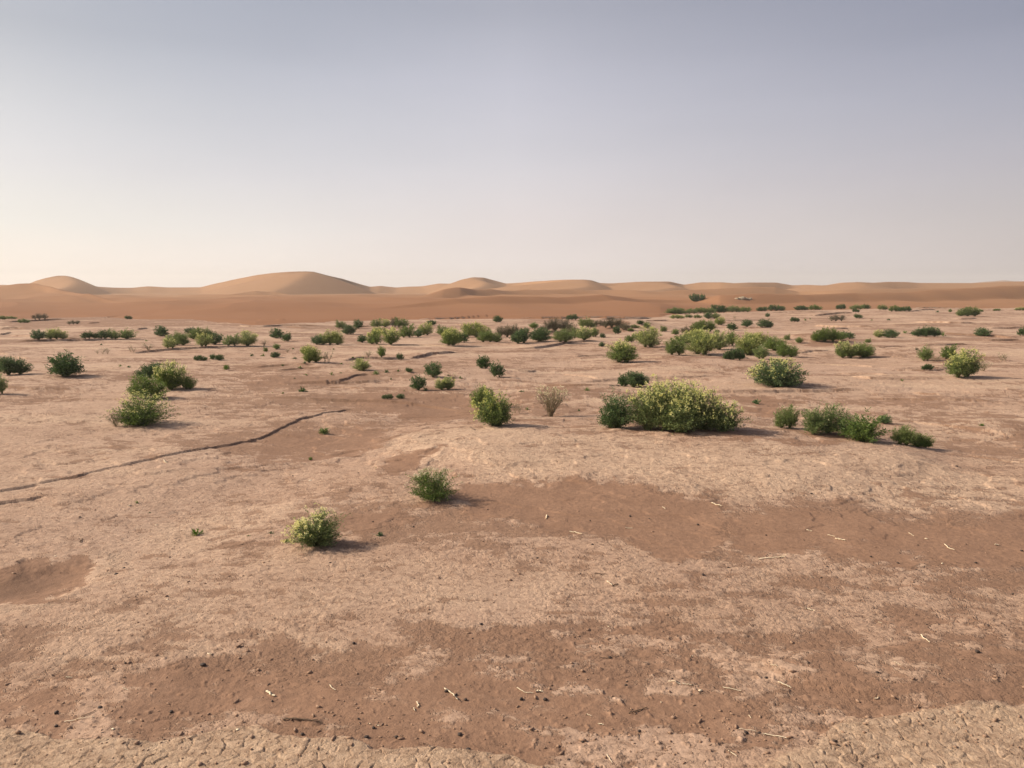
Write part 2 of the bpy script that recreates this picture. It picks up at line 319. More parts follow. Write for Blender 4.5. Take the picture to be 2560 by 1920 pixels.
# ------------------------------------------------------------------ materials
class NT:
    def __init__(s, name):
        s.m = bpy.data.materials.new(name); s.m.use_nodes = True; s.t = s.m.node_tree; s.t.nodes.clear()
    def n(s, t, ins=None, **k):
        n = s.t.nodes.new(t)
        for a, b in k.items(): setattr(n, a, b)
        for a, b in (ins or {}).items():
            if hasattr(b, 'is_linked') or isinstance(b, bpy.types.NodeSocket): s.t.links.new(b, n.inputs[a])
            else: n.inputs[a].default_value = b
        return n
    def attr(s, name): return s.n('ShaderNodeAttribute', attribute_name=name).outputs['Fac']
    def math(s, op, a, b=0.0, clamp=False):
        return s.n('ShaderNodeMath', {0: a, 1: b}, operation=op, use_clamp=clamp).outputs[0]
    def mix(s, f, a, b, t='MIX'):
        return s.n('ShaderNodeMix', {0: f, 6: a, 7: b}, data_type='RGBA', blend_type=t).outputs[2]
    def noise(s, v, scale, det=4, rough=0.55, dist=0):
        return s.n('ShaderNodeTexNoise', {'Vector': v, 'Scale': scale, 'Detail': det, 'Roughness': rough, 'Distortion': dist}).outputs['Fac']
    def mr(s, v, a, b, c=0.0, d=1.0):
        return s.n('ShaderNodeMapRange', {0: v, 1: a, 2: b, 3: c, 4: d}).outputs[0]

def rgb(r, g, b): return (r, g, b, 1)
def ground_mat():
    N = NT('desert_crust'); pos = N.n('ShaderNodeTexCoord').outputs['Object']
    sand = N.attr('sand'); pale = N.attr('pale'); pl = N.attr('plates')
    big = N.noise(pos, 0.5, 5, 0.6); mid = N.noise(pos, 3.5, 8, 0.65, 0.0); fin = N.noise(pos, 28, 6, 0.7); grain = N.noise(pos, 260, 3, 0.7)
    flake = N.attr('flake')
    top = N.mix(N.mr(big, 0.35, 0.65), rgb(.448, .292, .196), rgb(.515, .354, .250))
    top = N.mix(N.mr(pale, 0.05, 0.9, 0, 0.9), top, rgb(.56, .395, .270))
    plc = N.mix(N.mr(fin, 0.35, 0.65), rgb(.45, .310, .200), rgb(.54, .385, .260)); top = N.mix(pl, top, plc)
    low = N.mix(N.mr(mid, 0.3, 0.7), rgb(.262, .158, .100), rgb(.312, .192, .124))
    sandc = N.mix(N.mr(mid, 0.3, 0.7), rgb(.252, .145, .088), rgb(.292, .172, .108))
    edge = N.math('ADD', sand, N.math('MULTIPLY', N.math('SUBTRACT', mid, 0.5), 0.9))
    edge = N.math('ADD', edge, N.math('MULTIPLY', N.math('SUBTRACT', fin, 0.5), 0.7))
    sandc = N.mix(N.mr(sand, 1.05, 1.3), sandc, rgb(.190, .110, .068))
    low = N.mix(N.mr(edge, 0.0, 0.55), low, sandc)
    fsoft = N.attr('crust'); c = N.mix(N.math('ADD', N.math('MULTIPLY', flake, 0.62), N.math('MULTIPLY', fsoft, 0.38)), low, top)
    c = N.mix(N.mr(fin, 0.38, 0.60, 0.34, 0.0), c, rgb(.13, .075, .05))
    c = N.mix(N.mr(mid, 0.36, 0.60, 0.30, 0.0), c, rgb(.20, .115, .075))
    c = N.mix(N.mr(grain, 0.3, 0.7, 0.14, 0.0), c, rgb(.12, .07, .045))
    # scattered dark grit
    vo = N.n('ShaderNodeTexVoronoi', {'Vector': pos, 'Scale': 22.0, 'Randomness': 1.0})
    sel = N.math('GREATER_THAN', N.n('ShaderNodeSeparateColor', {0: vo.outputs['Color']}).outputs[0], 0.93)
    dot = N.math('MULTIPLY', N.math('LESS_THAN', vo.outputs['Distance'], 0.16), sel)
    c = N.mix(N.math('MULTIPLY', dot, 0.75), c, rgb(.07, .04, .028))
    # bump
    cm = N.math('SUBTRACT', 1.0, N.math('MULTIPLY', N.mr(edge, -0.05, 0.5), 0.85))
    hgt = N.math('ADD', N.math('MULTIPLY', flake, 0.006), N.math('MULTIPLY', fin, N.math('ADD', 0.006, N.math('MULTIPLY', cm, 0.010))))
    hgt = N.math('ADD', hgt, N.math('MULTIPLY', mid, N.math('MULTIPLY', cm, 0.045)))
    hgt = N.math('ADD', hgt, N.math('MULTIPLY', grain, 0.001))
    b = N.n('ShaderNodeBump', {'Height': hgt, 'Strength': 1.0, 'Distance': 0.9})
    bs = N.n('ShaderNodeBsdfPrincipled', {'Base Color': c, 'Roughness': 0.95, 'Normal': b.outputs[0], 'Specular IOR Level': 0.15})
    N.n('ShaderNodeOutputMaterial', {0: bs.outputs[0]}); return N.m

def dune_mat():
    N = NT('dune_sand'); pos = N.n('ShaderNodeTexCoord').outputs['Object']
    a = N.noise(pos, 0.03, 4); b_ = N.noise(pos, 0.6, 5, .6)
    sx = N.n('ShaderNodeMapping', {'Vector': pos, 'Scale': (0.35, 1.6, 1.0)}).outputs[0]; rip = N.noise(sx, 1.3, 5, .6)
    c = N.mix(N.mr(a, 0.35, 0.65), rgb(.345, .178, .098), rgb(.38, .205, .118))
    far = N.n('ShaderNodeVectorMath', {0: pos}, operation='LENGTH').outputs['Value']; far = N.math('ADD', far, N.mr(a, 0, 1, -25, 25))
    c = N.mix(N.mr(far, 50, 140), rgb(.232, .110, .054), rgb(.305, .172, .090))  # near sand redder, with shade of the dune fronts painted into its darker tone
    c = N.mix(N.mr(a, 0.35, 0.65, 0.0, 0.15), c, rgb(.32, .18, .096))
    c = N.mix(N.mr(b_, 0.3, 0.7, 0.0, 0.22), c, rgb(.24, .12, .065))
    h = N.math('ADD', N.math('MULTIPLY', rip, 0.10), N.math('MULTIPLY', b_, 0.05))
    b = N.n('ShaderNodeBump', {'Height': h, 'Strength': 0.6, 'Distance': 0.6})
    bs = N.n('ShaderNodeBsdfPrincipled', {'Base Color': c, 'Roughness': 0.95, 'Normal': b.outputs[0], 'Specular IOR Level': 0.1})
    N.n('ShaderNodeOutputMaterial', {0: bs.outputs[0]}); return N.m

def leaf_mat(name, c1, c2, c3, trans=0.3):
    N = NT(name); g = N.n('ShaderNodeNewGeometry').outputs['Random Per Island']
    oi = N.n('ShaderNodeObjectInfo').outputs['Random']
    c = N.mix(N.mr(g, 0, 0.6), rgb(*c1), rgb(*c2)); c = N.mix(N.mr(g, 0.7, 1.0), c, rgb(*c3))
    hs = N.n('ShaderNodeHueSaturation', {'Hue': N.mr(oi, 0, 1, 0.49, 0.51), 'Saturation': N.mr(oi, 0, 1, 0.85, 1.1), 'Value': N.mr(oi, 0, 1, 1.12, 0.85), 'Color': c}).outputs[0]
    d = N.n('ShaderNodeBsdfPrincipled', {'Base Color': hs, 'Roughness': 0.6, 'Specular IOR Level': 0.25})
    t = N.n('ShaderNodeBsdfTranslucent', {'Color': hs})
    m = N.n('ShaderNodeMixShader', {0: trans, 1: d.outputs[0], 2: t.outputs[0]})
    N.n('ShaderNodeOutputMaterial', {0: m.outputs[0]}); return N.m
def plain_mat(name, c1, c2, scale=30, bump=0.002, rough=0.85):
    N = NT(name); pos = N.n('ShaderNodeTexCoord').outputs['Object']; f = N.noise(pos, scale, 5, .6)
    g = N.n('ShaderNodeObjectInfo').outputs['Random']
    c = N.mix(N.mr(f, 0.3, 0.7), rgb(*c1), rgb(*c2)); c = N.mix(N.math('MULTIPLY', g, 0.3), c, rgb(*c1))
    b = N.n('ShaderNodeBump', {'Height': f, 'Strength': 0.7, 'Distance': bump})
    bs = N.n('ShaderNodeBsdfPrincipled', {'Base Color': c, 'Roughness': rough, 'Normal': b.outputs[0], 'Specular IOR Level': 0.2})
    N.n('ShaderNodeOutputMaterial', {0: bs.outputs[0]}); return N.m

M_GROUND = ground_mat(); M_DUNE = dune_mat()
M_LEAF = leaf_mat('leaf_green', (.095, .150, .036), (.175, .240, .056), (.31, .37, .095))
M_NEAR = leaf_mat('leaf_near', (.072, .122, .030), (.135, .195, .046), (.25, .31, .078), 0.28)
M_DARK = leaf_mat('leaf_dark', (.046, .094, .029), (.088, .150, .046), (.16, .23, .07), 0.2)
M_LIGHT = leaf_mat('leaf_light', (.155, .205, .048), (.26, .31, .08), (.42, .44, .15), 0.35)
M_GREY = leaf_mat('leaf_greyish', (.085, .095, .05), (.14, .145, .075), (.22, .20, .11), 0.2)
M_BROWN = leaf_mat('twig_brown', (.080, .078, .036), (.120, .108, .052), (.16, .15, .075), 0.05)
M_FLOW = leaf_mat('flower_yellow', (.60, .60, .14), (.72, .70, .24), (.80, .78, .40), 0.35)
M_PALEF = leaf_mat('flower_faded', (.55, .48, .26), (.65, .58, .36), (.72, .66, .45), 0.3)
M_STEM = plain_mat('stem_green', (.10, .13, .045), (.17, .18, .07))
M_DRY = plain_mat('stem_dry', (.26, .20, .12), (.36, .28, .17))
M_STRAW = plain_mat('bleached_straw', (.66, .52, .34), (.82, .70, .50), 60, 0.001)
M_STICK = plain_mat('dark_stick', (.085, .055, .035), (.16, .105, .065), 60, 0.001)
M_PEB = plain_mat('dark_pebble', (.040, .029, .024), (.080, .055, .042), 80, 0.001, 0.7)
M_STONE = plain_mat('pale_stone', (.42, .33, .24), (.60, .50, .38), 40, 0.002)
M_CLOD = plain_mat('earth_clod', (.24, .145, .09), (.34, .22, .15), 50, 0.002)

# ------------------------------------------------------------------ the plain: one sheet around the camera
def angles():
    half = 47.0; f = np.arange(-half, half + 1e-6, 0.068)
    g = np.arange(half + 0.25, 66, 0.25); b = np.arange(67, 293.1, 1.6)
    return np.radians(np.concatenate([f, g, b, 360 - g[::-1]]))
def DR(r): return min(max((0.70 if r < 4.8 or r > 11 else 0.46) * r * r / (CAMH * 768), 0.0042), 0.11 if r < 62 else 0.5)
def build_ground():
    A = angles(); rad = [0.25, 0.6, 1.0, 1.3, 1.6, 1.8, 1.95, 2.05, 2.12, 2.18]; r = 2.22
    while r < 125:
        rad.append(r); r += DR(r)
    while r < 1500: rad.append(r); r *= 1.05
    rad = np.array(rad); na, nr = len(A), len(rad); print('ground grid', na, nr)
    RR = np.repeat(rad[:, None], na, 1); AW = np.where(A > math.pi, A - 2 * math.pi, A)
    for P, H, dep in LEDGES:      # two rows of the sheet follow the foot and the lip of every ledge
        tp = np.arctan2(P[:, 0], P[:, 1]); rp = np.hypot(P[:, 0], P[:, 1]); o_ = np.argsort(tp); tp = tp[o_]; rp = rp[o_]
        cols = np.nonzero((AW > tp[0]) & (AW < tp[-1]))[0]
        if not len(cols): continue
        rc = np.interp(AW[cols], tp, rp); i = np.searchsorted(rad, rc) - 1; dl = 0.004 + 0.0003 * rc
        RR[i, cols] = rc - dl; RR[i + 1, cols] = rc + dl
    RR = np.maximum.accumulate(RR, 0) + np.arange(nr)[:, None] * 1e-6
    x = (RR * np.sin(A)[None]).ravel(); y = (RR * np.cos(A)[None]).ravel()
    M = masks(x, y); z = height(x, y, M) * ss(700, 200, np.hypot(x, y))
    i = np.arange(nr - 1)[:, None] * na; j = np.arange(na)[None]; jn = (j + 1) % na
    F = np.stack([i + j, i + jn, i + na + jn, i + na + j], -1).reshape(-1, 4)[:, ::-1]
    me = mesh_np('ground', np.stack([x, y, z], -1), F, [M_GROUND], True)
    for nm, a in zip(('sand', 'pale', 'plates', 'flake', 'crust'), M + flakes(x, y, M, True)):
        at = me.attributes.new(nm, 'FLOAT', 'POINT'); at.data.foreach_set('value', a.astype(np.float32))
    link('ground', me, kind='structure')
build_ground()

# ------------------------------------------------------------------ dunes: crest lines with their own distance and height
def crest(pts, D, ang=None):
    """pts: (u, v) of the crest; D: (u, distance) pairs"""
    P = np.array(pts, float); Dd = np.array(D, float); dist = np.interp(P[:, 0], Dd[:, 0], Dd[:, 1])
    d = ray(P[:, 0], P[:, 1]); t = dist / d[:, 1]; th = np.arctan2(d[:, 0], d[:, 1])
    return th, dist / np.cos(th), CAMH + d[:, 2] * t
SKYL = [(-900, 712), (-400, 708), (-150, 712), (0, 712.3), (35, 713), (68, 711), (90, 702), (115, 695), (145, 687.7), (165, 687), (180, 692), (217, 709.4), (245, 717.5), (290, 719.5), (330, 720), (375, 716), (420, 718.7), (505, 718.7),
 (540, 709.4), (600, 696.4), (640, 688.5), (680, 683), (720, 679.6), (765, 677.2), (785, 678.5), (812, 686), (860, 698.7), (900, 711), (925, 717.5), (950, 715), (990, 719), (1025, 716.7), (1060, 715.8), (1100, 709), (1125, 709.4)]
SKYR = [(1110, 716), (1125, 709.4), (1150, 699.3), (1180, 692), (1205, 693.8), (1240, 704), (1262, 710), (1280, 708.6), (1340, 703.6), (1400, 700), (1460, 697.3), (1480, 700.8), (1500, 708.6), (1525, 709.7), (1590, 705), (1650, 702.8),
 (1675, 704), (1710, 713), (1750, 706.5), (1800, 705.7), (1835, 707.7), (1875, 706.5), (1940, 707), (1980, 714), (2015, 712.6), (2060, 714), (2100, 707), (2145, 704), (2185, 707), (2225, 705.7), (2270, 705.7), (2300, 707.7), (2440, 708), (2480, 706),
 (2560, 703.6), (2900, 706), (3500, 712)]
LAYERS = [  # points, distances, front width, back width, base height, crest sharpness
 (SKYL + SKYR[1:], [(-900, 220), (0, 215), (165, 190), (245, 225), (330, 230), (500, 225), (640, 205), (770, 195), (920, 235), (1060, 235), (1180, 215), (1262, 245), (1280, 235), (1460, 180), (1515, 215), (1650, 185), (1710, 220), (1835, 190), (1990, 220), (2145, 180), (2225, 205), (2560, 200), (3500, 210)], 34, 60, -2.5),
 ([(-900, 725), (-300, 730), (0, 722), (50, 717), (95, 715.5), (125, 720), (160, 733), (220, 745), (300, 758), (400, 775), (430, 790)], [(-900, 90), (95, 92), (200, 78), (430, 55)], 24, 22, -1.6),
 ([(330, 775), (480, 752), (560, 740), (640, 730), (690, 731), (740, 742), (820, 745), (900, 742), (1000, 748), (1100, 752), (1200, 760)], [(330, 104), (560, 120), (680, 130), (720, 122), (900, 130), (1200, 140)], 22, 26, -2.2),
 ([(560, 792), (640, 780), (800, 774), (930, 763), (1040, 744), (1105, 730.5), (1150, 727), (1190, 731), (1280, 732), (1400, 730), (1500, 729), (1620, 731), (1750, 726), (1880, 719), (1940, 720), (2000, 731), (2100, 728), (2250, 723), (2400, 721), (2560, 718), (3400, 715)],
  [(560, 60), (800, 72), (1040, 90), (1140, 97), (1280, 112), (1500, 122), (1560, 116), (1880, 126), (1990, 132), (2040, 120), (2560, 135), (3400, 150)], 22, 26, -2.0),
 ([(850, 785), (950, 775), (1100, 762), (1250, 753), (1400, 748), (1550, 748), (1660, 752), (1740, 752), (1800, 742), (1900, 741), (2000, 745), (2150, 741), (2250, 734), (2400, 727), (2560, 722), (3400, 716)],
  [(850, 50), (1100, 60), (1400, 68), (1740, 78), (1790, 74), (2000, 78), (2250, 86), (2560, 94), (3400, 110)], 13, 16, -1.4),
 ([(-900, 770), (0, 768), (150, 765), (300, 768), (450, 772), (640, 785), (800, 790)], [(-900, 60), (150, 62), (640, 56), (800, 52)], 16, 22, -0.5),
 ([(2380, 712), (2440, 706.5), (2480, 703.5), (2510, 700.8), (2535, 702.8), (2570, 704), (2700, 702), (3200, 706)], [(2380, 720), (3200, 760)], 120, 200, -2.0),
]
SPURS = [ # 3D ridge running toward the viewer: (u, v, distance) points, left slope, right slope
 ([(165, 687, 189), (186, 700, 176), (172, 712, 160), (140, 722, 146), (100, 726, 132)], 0.36, 0.44),
 ([(770, 677.5, 194), (735, 700, 180), (690, 722, 164), (650, 733, 150), (600, 740, 138)], 0.14, 0.27),
 ([(1180, 692, 214), (1215, 704, 202), (1200, 716, 190), (1150, 722, 178)], 0.32, 0.34),
 ([(1460, 697.3, 179), (1470, 712, 166), (1400, 722, 152), (1300, 727, 140)], 0.07, 0.32),
 ([(1650, 703, 184), (1690, 713, 170), (1640, 722, 156), (1560, 727, 144)], 0.07, 0.28),
 ([(2145, 704, 179), (2165, 714, 166), (2120, 722, 152)], 0.08, 0.18),
 ([(95, 716, 92), (140, 728, 84), (200, 744, 74), (290, 758, 64), (400, 773, 54)], 0.10, 0.26),
]
def dune_h(x, y):
    th = np.arctan2(x, y); r = np.hypot(x, y)
    th = th + 0.004 * fbm(x / 30, y / 30, 3, 200)
    hs = []
    for pts, D, wf, wb, base in LAYERS:
        a, dd, z = crest(pts, D)
        tt = np.linspace(a[0], a[-1], 1500); zz = np.interp(tt, a, z); ds = np.interp(tt, a, dd)
        ker = np.exp(-np.linspace(-2, 2, 7) ** 2); ker /= ker.sum()
        zz[3:-3] = np.convolve(zz, ker, 'same')[3:-3]
        k2 = np.hanning(121); k2 /= k2.sum(); ds = np.convolve(np.pad(ds, 60, 'edge'), k2, 'valid')
        zc = np.interp(th, tt, zz); dc = np.interp(th, tt, ds)
        endf = ss(tt[0] - 0.03, tt[0] + 0.02, th) * ss(tt[-1] + 0.03, tt[-1] - 0.02, th)
        s = r - dc; w = np.where(s < 0, wf, wb); q = np.clip(np.abs(s) / w, 0, 1)
        p = 0.55 * (1 - q) ** 1.6 + 0.45 * (0.5 + 0.5 * np.cos(np.pi * q))
        p = np.where(s > 0, 0.5 + 0.5 * np.cos(np.pi * q), p)
        hs.append(base + (zc - base) * p * endf - (1 - endf) * 1.0)
    for pts, sl_, sr_ in SPURS:
        P = np.array(pts, float); d = ray(P[:, 0], P[:, 1]); t = P[:, 2] / d[:, 1]
        Q = np.stack([d[:, 0] * t, d[:, 1] * t], -1); Z = CAMH + d[:, 2] * t
        # resample smoothly
        n = len(Q); tt = np.linspace(0, n - 1, 24); Qs = np.stack([np.interp(tt, np.arange(n), Q[:, i]) for i in (0, 1)], -1); Zs = np.interp(tt, np.arange(n), Z)
        k = np.array([.25, .5, .25])
        for _ in range(4):
            for arr in (Qs[:, 0], Qs[:, 1], Zs): arr[1:-1] = np.convolve(arr, k, 'same')[1:-1]
        dist, side, arc = seg_dist(Qs, x, y)
        L = np.concatenate([[0], np.cumsum(np.hypot(*(Qs[1:] - Qs[:-1]).T))]); L /= L[-1]
        zc = np.interp(arc, L, Zs) - 0.35
        slope = np.where(side > 0, sr_, sl_)      # travelling toward the viewer, left of travel is the picture's right
        hs.append(zc - slope * (np.sqrt(dist ** 2 + 2.0) - 1.41) * (1 + dist / 60))
    k = 5.0; m = hs[0]
    for b in hs[1:]:
        dlt = np.clip(0.5 + 0.5 * (m - b) * k / 1.6, 0, 1); m = b + (m - b) * dlt + dlt * (1 - dlt) * 0.32 * 0.5
    return m
def build_dunes():
    A = np.concatenate([np.arange(-50, 50.01, 0.09), np.arange(51.5, 309, 1.5)]); A = np.radians(A)
    rad = np.concatenate([np.arange(26, 130, 0.55), np.arange(130, 290, 0.8), np.arange(292, 1000, 7.0), np.arange(1000, 1500, 60)]); na, nr = len(A), len(rad)
    print('dune grid', na, nr)
    x = (rad[:, None] * np.sin(A)[None]).ravel(); y = (rad[:, None] * np.cos(A)[None]).ravel()
    z = dune_h(x, y)
    r = np.hypot(x, y); a = np.arctan2(x, y)
    # foot of the dunes as a wandering line
    fu = [-900, 0, 150, 400, 640, 900, 1000, 1280, 1550, 1650, 1700, 1900, 2560, 3400]; fv = [800, 797, 792, 800, 815, 803, 800, 795, 791, 787, 781, 774, 769, 768]
    d = ray(np.array(fu, float), np.array(fv, float)); t = -CAMH / d[:, 2]
    fr = np.interp(a, np.arctan2(d[:, 0], d[:, 1]), np.hypot(d[:, 0] * t, d[:, 1] * t)) + 2.0 * fbm(x / 7, y / 7, 4, 301)
    g = height(x, y, (0 * x, 0 * x, 0 * x), fine=False) * ss(700, 200, r)
    lift = np.maximum(z, 0.05 + 0.008 * np.clip(r - fr, 0, 60)) + 0.05 * fbm(x / 18, y / 12, 3, 303)
    foot = g - 0.25 + (0.25 + 0.02) * ss(-6, 0, r - fr)
    w = ss(0, 9, r - fr)
    und = 1 - 2.2 * np.abs(fbm((x + 0.35 * y) / 17, y / 26, 3, 311, .4)); z0 = 0.42 * und * ss(0, 22, r - fr) * ss(150, 110, r)
    lift = lift + z0
    z = np.where(r < fr, foot, (g + 0.02) * (1 - w) + lift * w + 0.05 * ss(0, 1.0, r - fr))
    front = np.abs(a) > np.radians(62)
    z = np.where(front, np.minimum(z, g - 0.3), z)
    i = np.arange(nr - 1)[:, None] * na; j = np.arange(na)[None]; jn = (j + 1) % na
    F = np.stack([i + j, i + jn, i + na + jn, i + na + j], -1).reshape(-1, 4)[:, ::-1]
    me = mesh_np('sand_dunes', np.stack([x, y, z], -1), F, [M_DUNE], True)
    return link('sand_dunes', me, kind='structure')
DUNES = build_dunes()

#BEGIN_PLANTS
# ------------------------------------------------------------------ plants
def unit(v): return v / np.maximum(np.linalg.norm(v, axis=-1, keepdims=True), 1e-9)
def quads(p, d, side, L, Wd, bend=0.0):
    """leaf quads: base, one side, tip, other side"""
    L = L[:, None]; Wd = Wd[:, None]; nrm = unit(np.cross(d, side))
    m = p + d * L * 0.5 + nrm * L * bend
    V = np.stack([p, m + side * Wd * 0.5, p + d * L, m - side * Wd * 0.5], 1).reshape(-1, 3)
    F = np.arange(len(V)).reshape(-1, 4); return V, F
def tubes(paths, radii):
    V = []; F = []; n0 = 0
    for P, (r0, r1) in zip(paths, radii):
        n = len(P); T = unit(np.gradient(P, axis=0)); up = np.array([0.31, 0.17, 0.93]); s = unit(np.cross(T, up + 0 * T)); b = np.cross(T, s)
        rr_ = np.linspace(r0, r1, n)[:, None]
        ring = np.stack([P + rr_ * (math.cos(a) * s + math.sin(a) * b) for a in (0, 2.094, 4.189)], 1).reshape(-1, 3)
        V.append(ring); i = np.arange(n - 1)[:, None] * 3; j = np.arange(3)[None]; jn = (j + 1) % 3
        F.append(np.stack([i + j, i + jn, i + 3 + jn, i + 3 + j], -1).reshape(-1, 4) + n0); n0 += n * 3
    return np.concatenate(V), np.concatenate(F)
def cat(parts):
    V = []; F = []; n = 0
    for v, f in parts: V.append(v); F.append(f + n); n += len(v)
    return np.concatenate(V), np.concatenate(F)

def shrub_geo(seed, lobes=((0, 0, .6, 1.0),), stems=110, leaves=34, leaf=(.055, .018), flowers=0, fl_size=.016, low=125, tuftness=.05, top_only=.35,
              stray=0.08, cover=(.28, 1.0), stem_r=.006, crease=0.22, droop=0.0, twig=3, fl_sun=0.0):
    rng = np.random.default_rng(seed)
    SP = []; SR = []; LV = []; FV = []
    tot = sum(l[2] * l[3] for l in lobes)
    for li, (ox, oy, a, h) in enumerate(lobes):
        ns = max(4, int(stems * a * h / tot))
        ct = rng.uniform(math.cos(R(low)), 1, ns); th = np.arccos(ct); ph = rng.uniform(0, 2 * math.pi, ns)
        lump = 1 + crease * noise(ph * 1.3 + seed, th * 2.2 + li * 3.1, seed) * 1.5 + crease * 0.5 * noise(ph * 3.1 + seed, th * 4.2, seed + 5)
        rad = lump * rng.uniform(0.70, 1.0, ns) * np.where(rng.random(ns) < stray, rng.uniform(1.1, 1.3, ns), 1)
        zc = 0.42
        X = a * np.sin(th) * rad; Zt = np.where(th < math.pi / 2, zc + (1 - zc) * np.cos(th) * rad, zc + zc * np.cos(th) * 1.05) * h
        E = np.stack([ox + X * np.cos(ph), oy + X * np.sin(ph), np.maximum(Zt, .03)], -1)
        ba = rng.uniform(0, 2 * math.pi, ns); br = rng.uniform(0, .10, ns)
        B = np.stack([ox + br * np.cos(ba) * a, oy + br * np.sin(ba) * a, np.full(ns, -.03)], -1)
        Cc = B + (E - B) * np.array([.32, .32, .62]) + rng.normal(0, .04, (ns, 3)) + np.array([0, 0, .06])
        t = np.linspace(0, 1, 6)[:, None]
        for k in range(ns):
            P = (1 - t) ** 2 * B[k] + 2 * t * (1 - t) * Cc[k] + t ** 2 * E[k]; SP.append(P); SR.append((stem_r, stem_r * .35))
        # leaves
        n = leaves * ns; k = rng.integers(0, ns, n); u = rng.uniform(cover[0], cover[1], n)[:, None] ** 0.75
        P = (1 - u) ** 2 * B[k] + 2 * u * (1 - u) * Cc[k] + u ** 2 * E[k]
        T = unit(2 * (1 - u) * (Cc[k] - B[k]) + 2 * u * (E[k] - Cc[k]))
        off = rng.normal(0, 1, (n, 3)); P = P + off * tuftness * np.array([1, 1, .8]) * rng.random((n, 1))
        P[:, 2] = np.maximum(P[:, 2], .005)
        D = unit(T * 0.8 + unit(off) * 0.9 + np.array([0, 0, .25 - droop])); S = unit(np.cross(D, rng.normal(0, 1, (n, 3))))
        LV.append(quads(P, D, S, leaf[0] * rng.uniform(.6, 1.35, n), leaf[1] * rng.uniform(.7, 1.4, n), .12))
        # side twigs
        for q in range(twig * ns // 3):
            kk = rng.integers(0, ns); uu = rng.uniform(.4, .8); p0 = (1 - uu) ** 2 * B[kk] + 2 * uu * (1 - uu) * Cc[kk] + uu ** 2 * E[kk]
            p1 = p0 + unit(E[kk] - B[kk] + rng.normal(0, .35, 3)) * rng.uniform(.1, .22) * h
            SP.append(np.stack([p0, (p0 + p1) / 2 + rng.normal(0, .012, 3), p1])); SR.append((stem_r * .6, stem_r * .3))
        if flowers:
            nf = int(flowers * a * h / tot); kf = rng.integers(0, ns, nf * 3)
            wgt = (E[kf, 2] / h - top_only) + fl_sun * (-(E[kf, 0] - ox) / a) + rng.uniform(-.22, .22, nf * 3); kf = kf[np.argsort(-wgt)][:nf] if top_only > 0 else kf[:nf]
            m = 8; c0 = E[kf] + rng.normal(0, .035, (nf, 3)) + unit(E[kf] - np.array([ox, oy, .2])) * .02
            for _ in range(1):
                c = np.repeat(c0, m, 0) + rng.normal(0, fl_size * .55, (nf * m, 3)); Dn = unit(rng.normal(0, 1, (nf * m, 3)) + np.array([0, 0, .4]))
                Sd = unit(np.cross(Dn, rng.normal(0, 1, (nf * m, 3)))); FV.append(quads(c, Dn, Sd, np.full(nf * m, fl_size) * rng.uniform(.7, 1.3, nf * m), np.full(nf * m, fl_size * .9), .1))
    return tubes(SP, SR), cat(LV), (cat(FV) if FV else None)

def tuft_geo(seed, n=16, leaf=.9):
    rng = np.random.default_rng(seed); parts = []
    for k in range(n):
        a = rng.uniform(0, 6.283); el = R(rng.uniform(15, 75)); L = rng.uniform(.5, 1.0) * leaf; d = np.array([math.cos(a) * math.cos(el) * .9, math.sin(a) * math.cos(el) * .9, math.sin(el)])
        s = unit(np.cross(d, [0, 0, 1.0])); w = rng.uniform(.05, .09)
        t = np.linspace(0, 1, 5)[:, None]; P = d * L * t + np.array([0, 0, -.35]) * t ** 2 * L * .6; P[:, 2] = np.maximum(P[:, 2], 0.0)
        wd = (np.array([.35, .8, 1, .8, .1]) * w)[:, None]
        V = np.stack([P + s * wd, P - s * wd], 1).reshape(-1, 3); F = np.array([[2 * i, 2 * i + 1, 2 * i + 3, 2 * i + 2] for i in range(4)]); parts.append((V, F))
        m = 8; u = rng.uniform(.35, 1, m)[:, None]; Q = d * L * u + np.array([0, 0, -.35]) * u ** 2 * L * .6; D = unit(d + rng.normal(0, .7, (m, 3)))
        S = unit(np.cross(D, rng.normal(0, 1, (m, 3)))); v, f = quads(Q, D, S, rng.uniform(.12, .25, m), rng.uniform(.05, .1, m), .1); parts.append((v, f))
    V, F = cat(parts); V[:, 2] = np.maximum(V[:, 2], -.02); return V, F

def mesh_multi(name, parts):
    V, F = cat([(v, f) for v, f, m in parts]); me = mesh_np(name, V, F, [m for v, f, m in parts])
    idx = np.concatenate([np.full(len(f), i, np.int32) for i, (v, f, m) in enumerate(parts)]); me.polygons.foreach_set('material_index', idx); return me

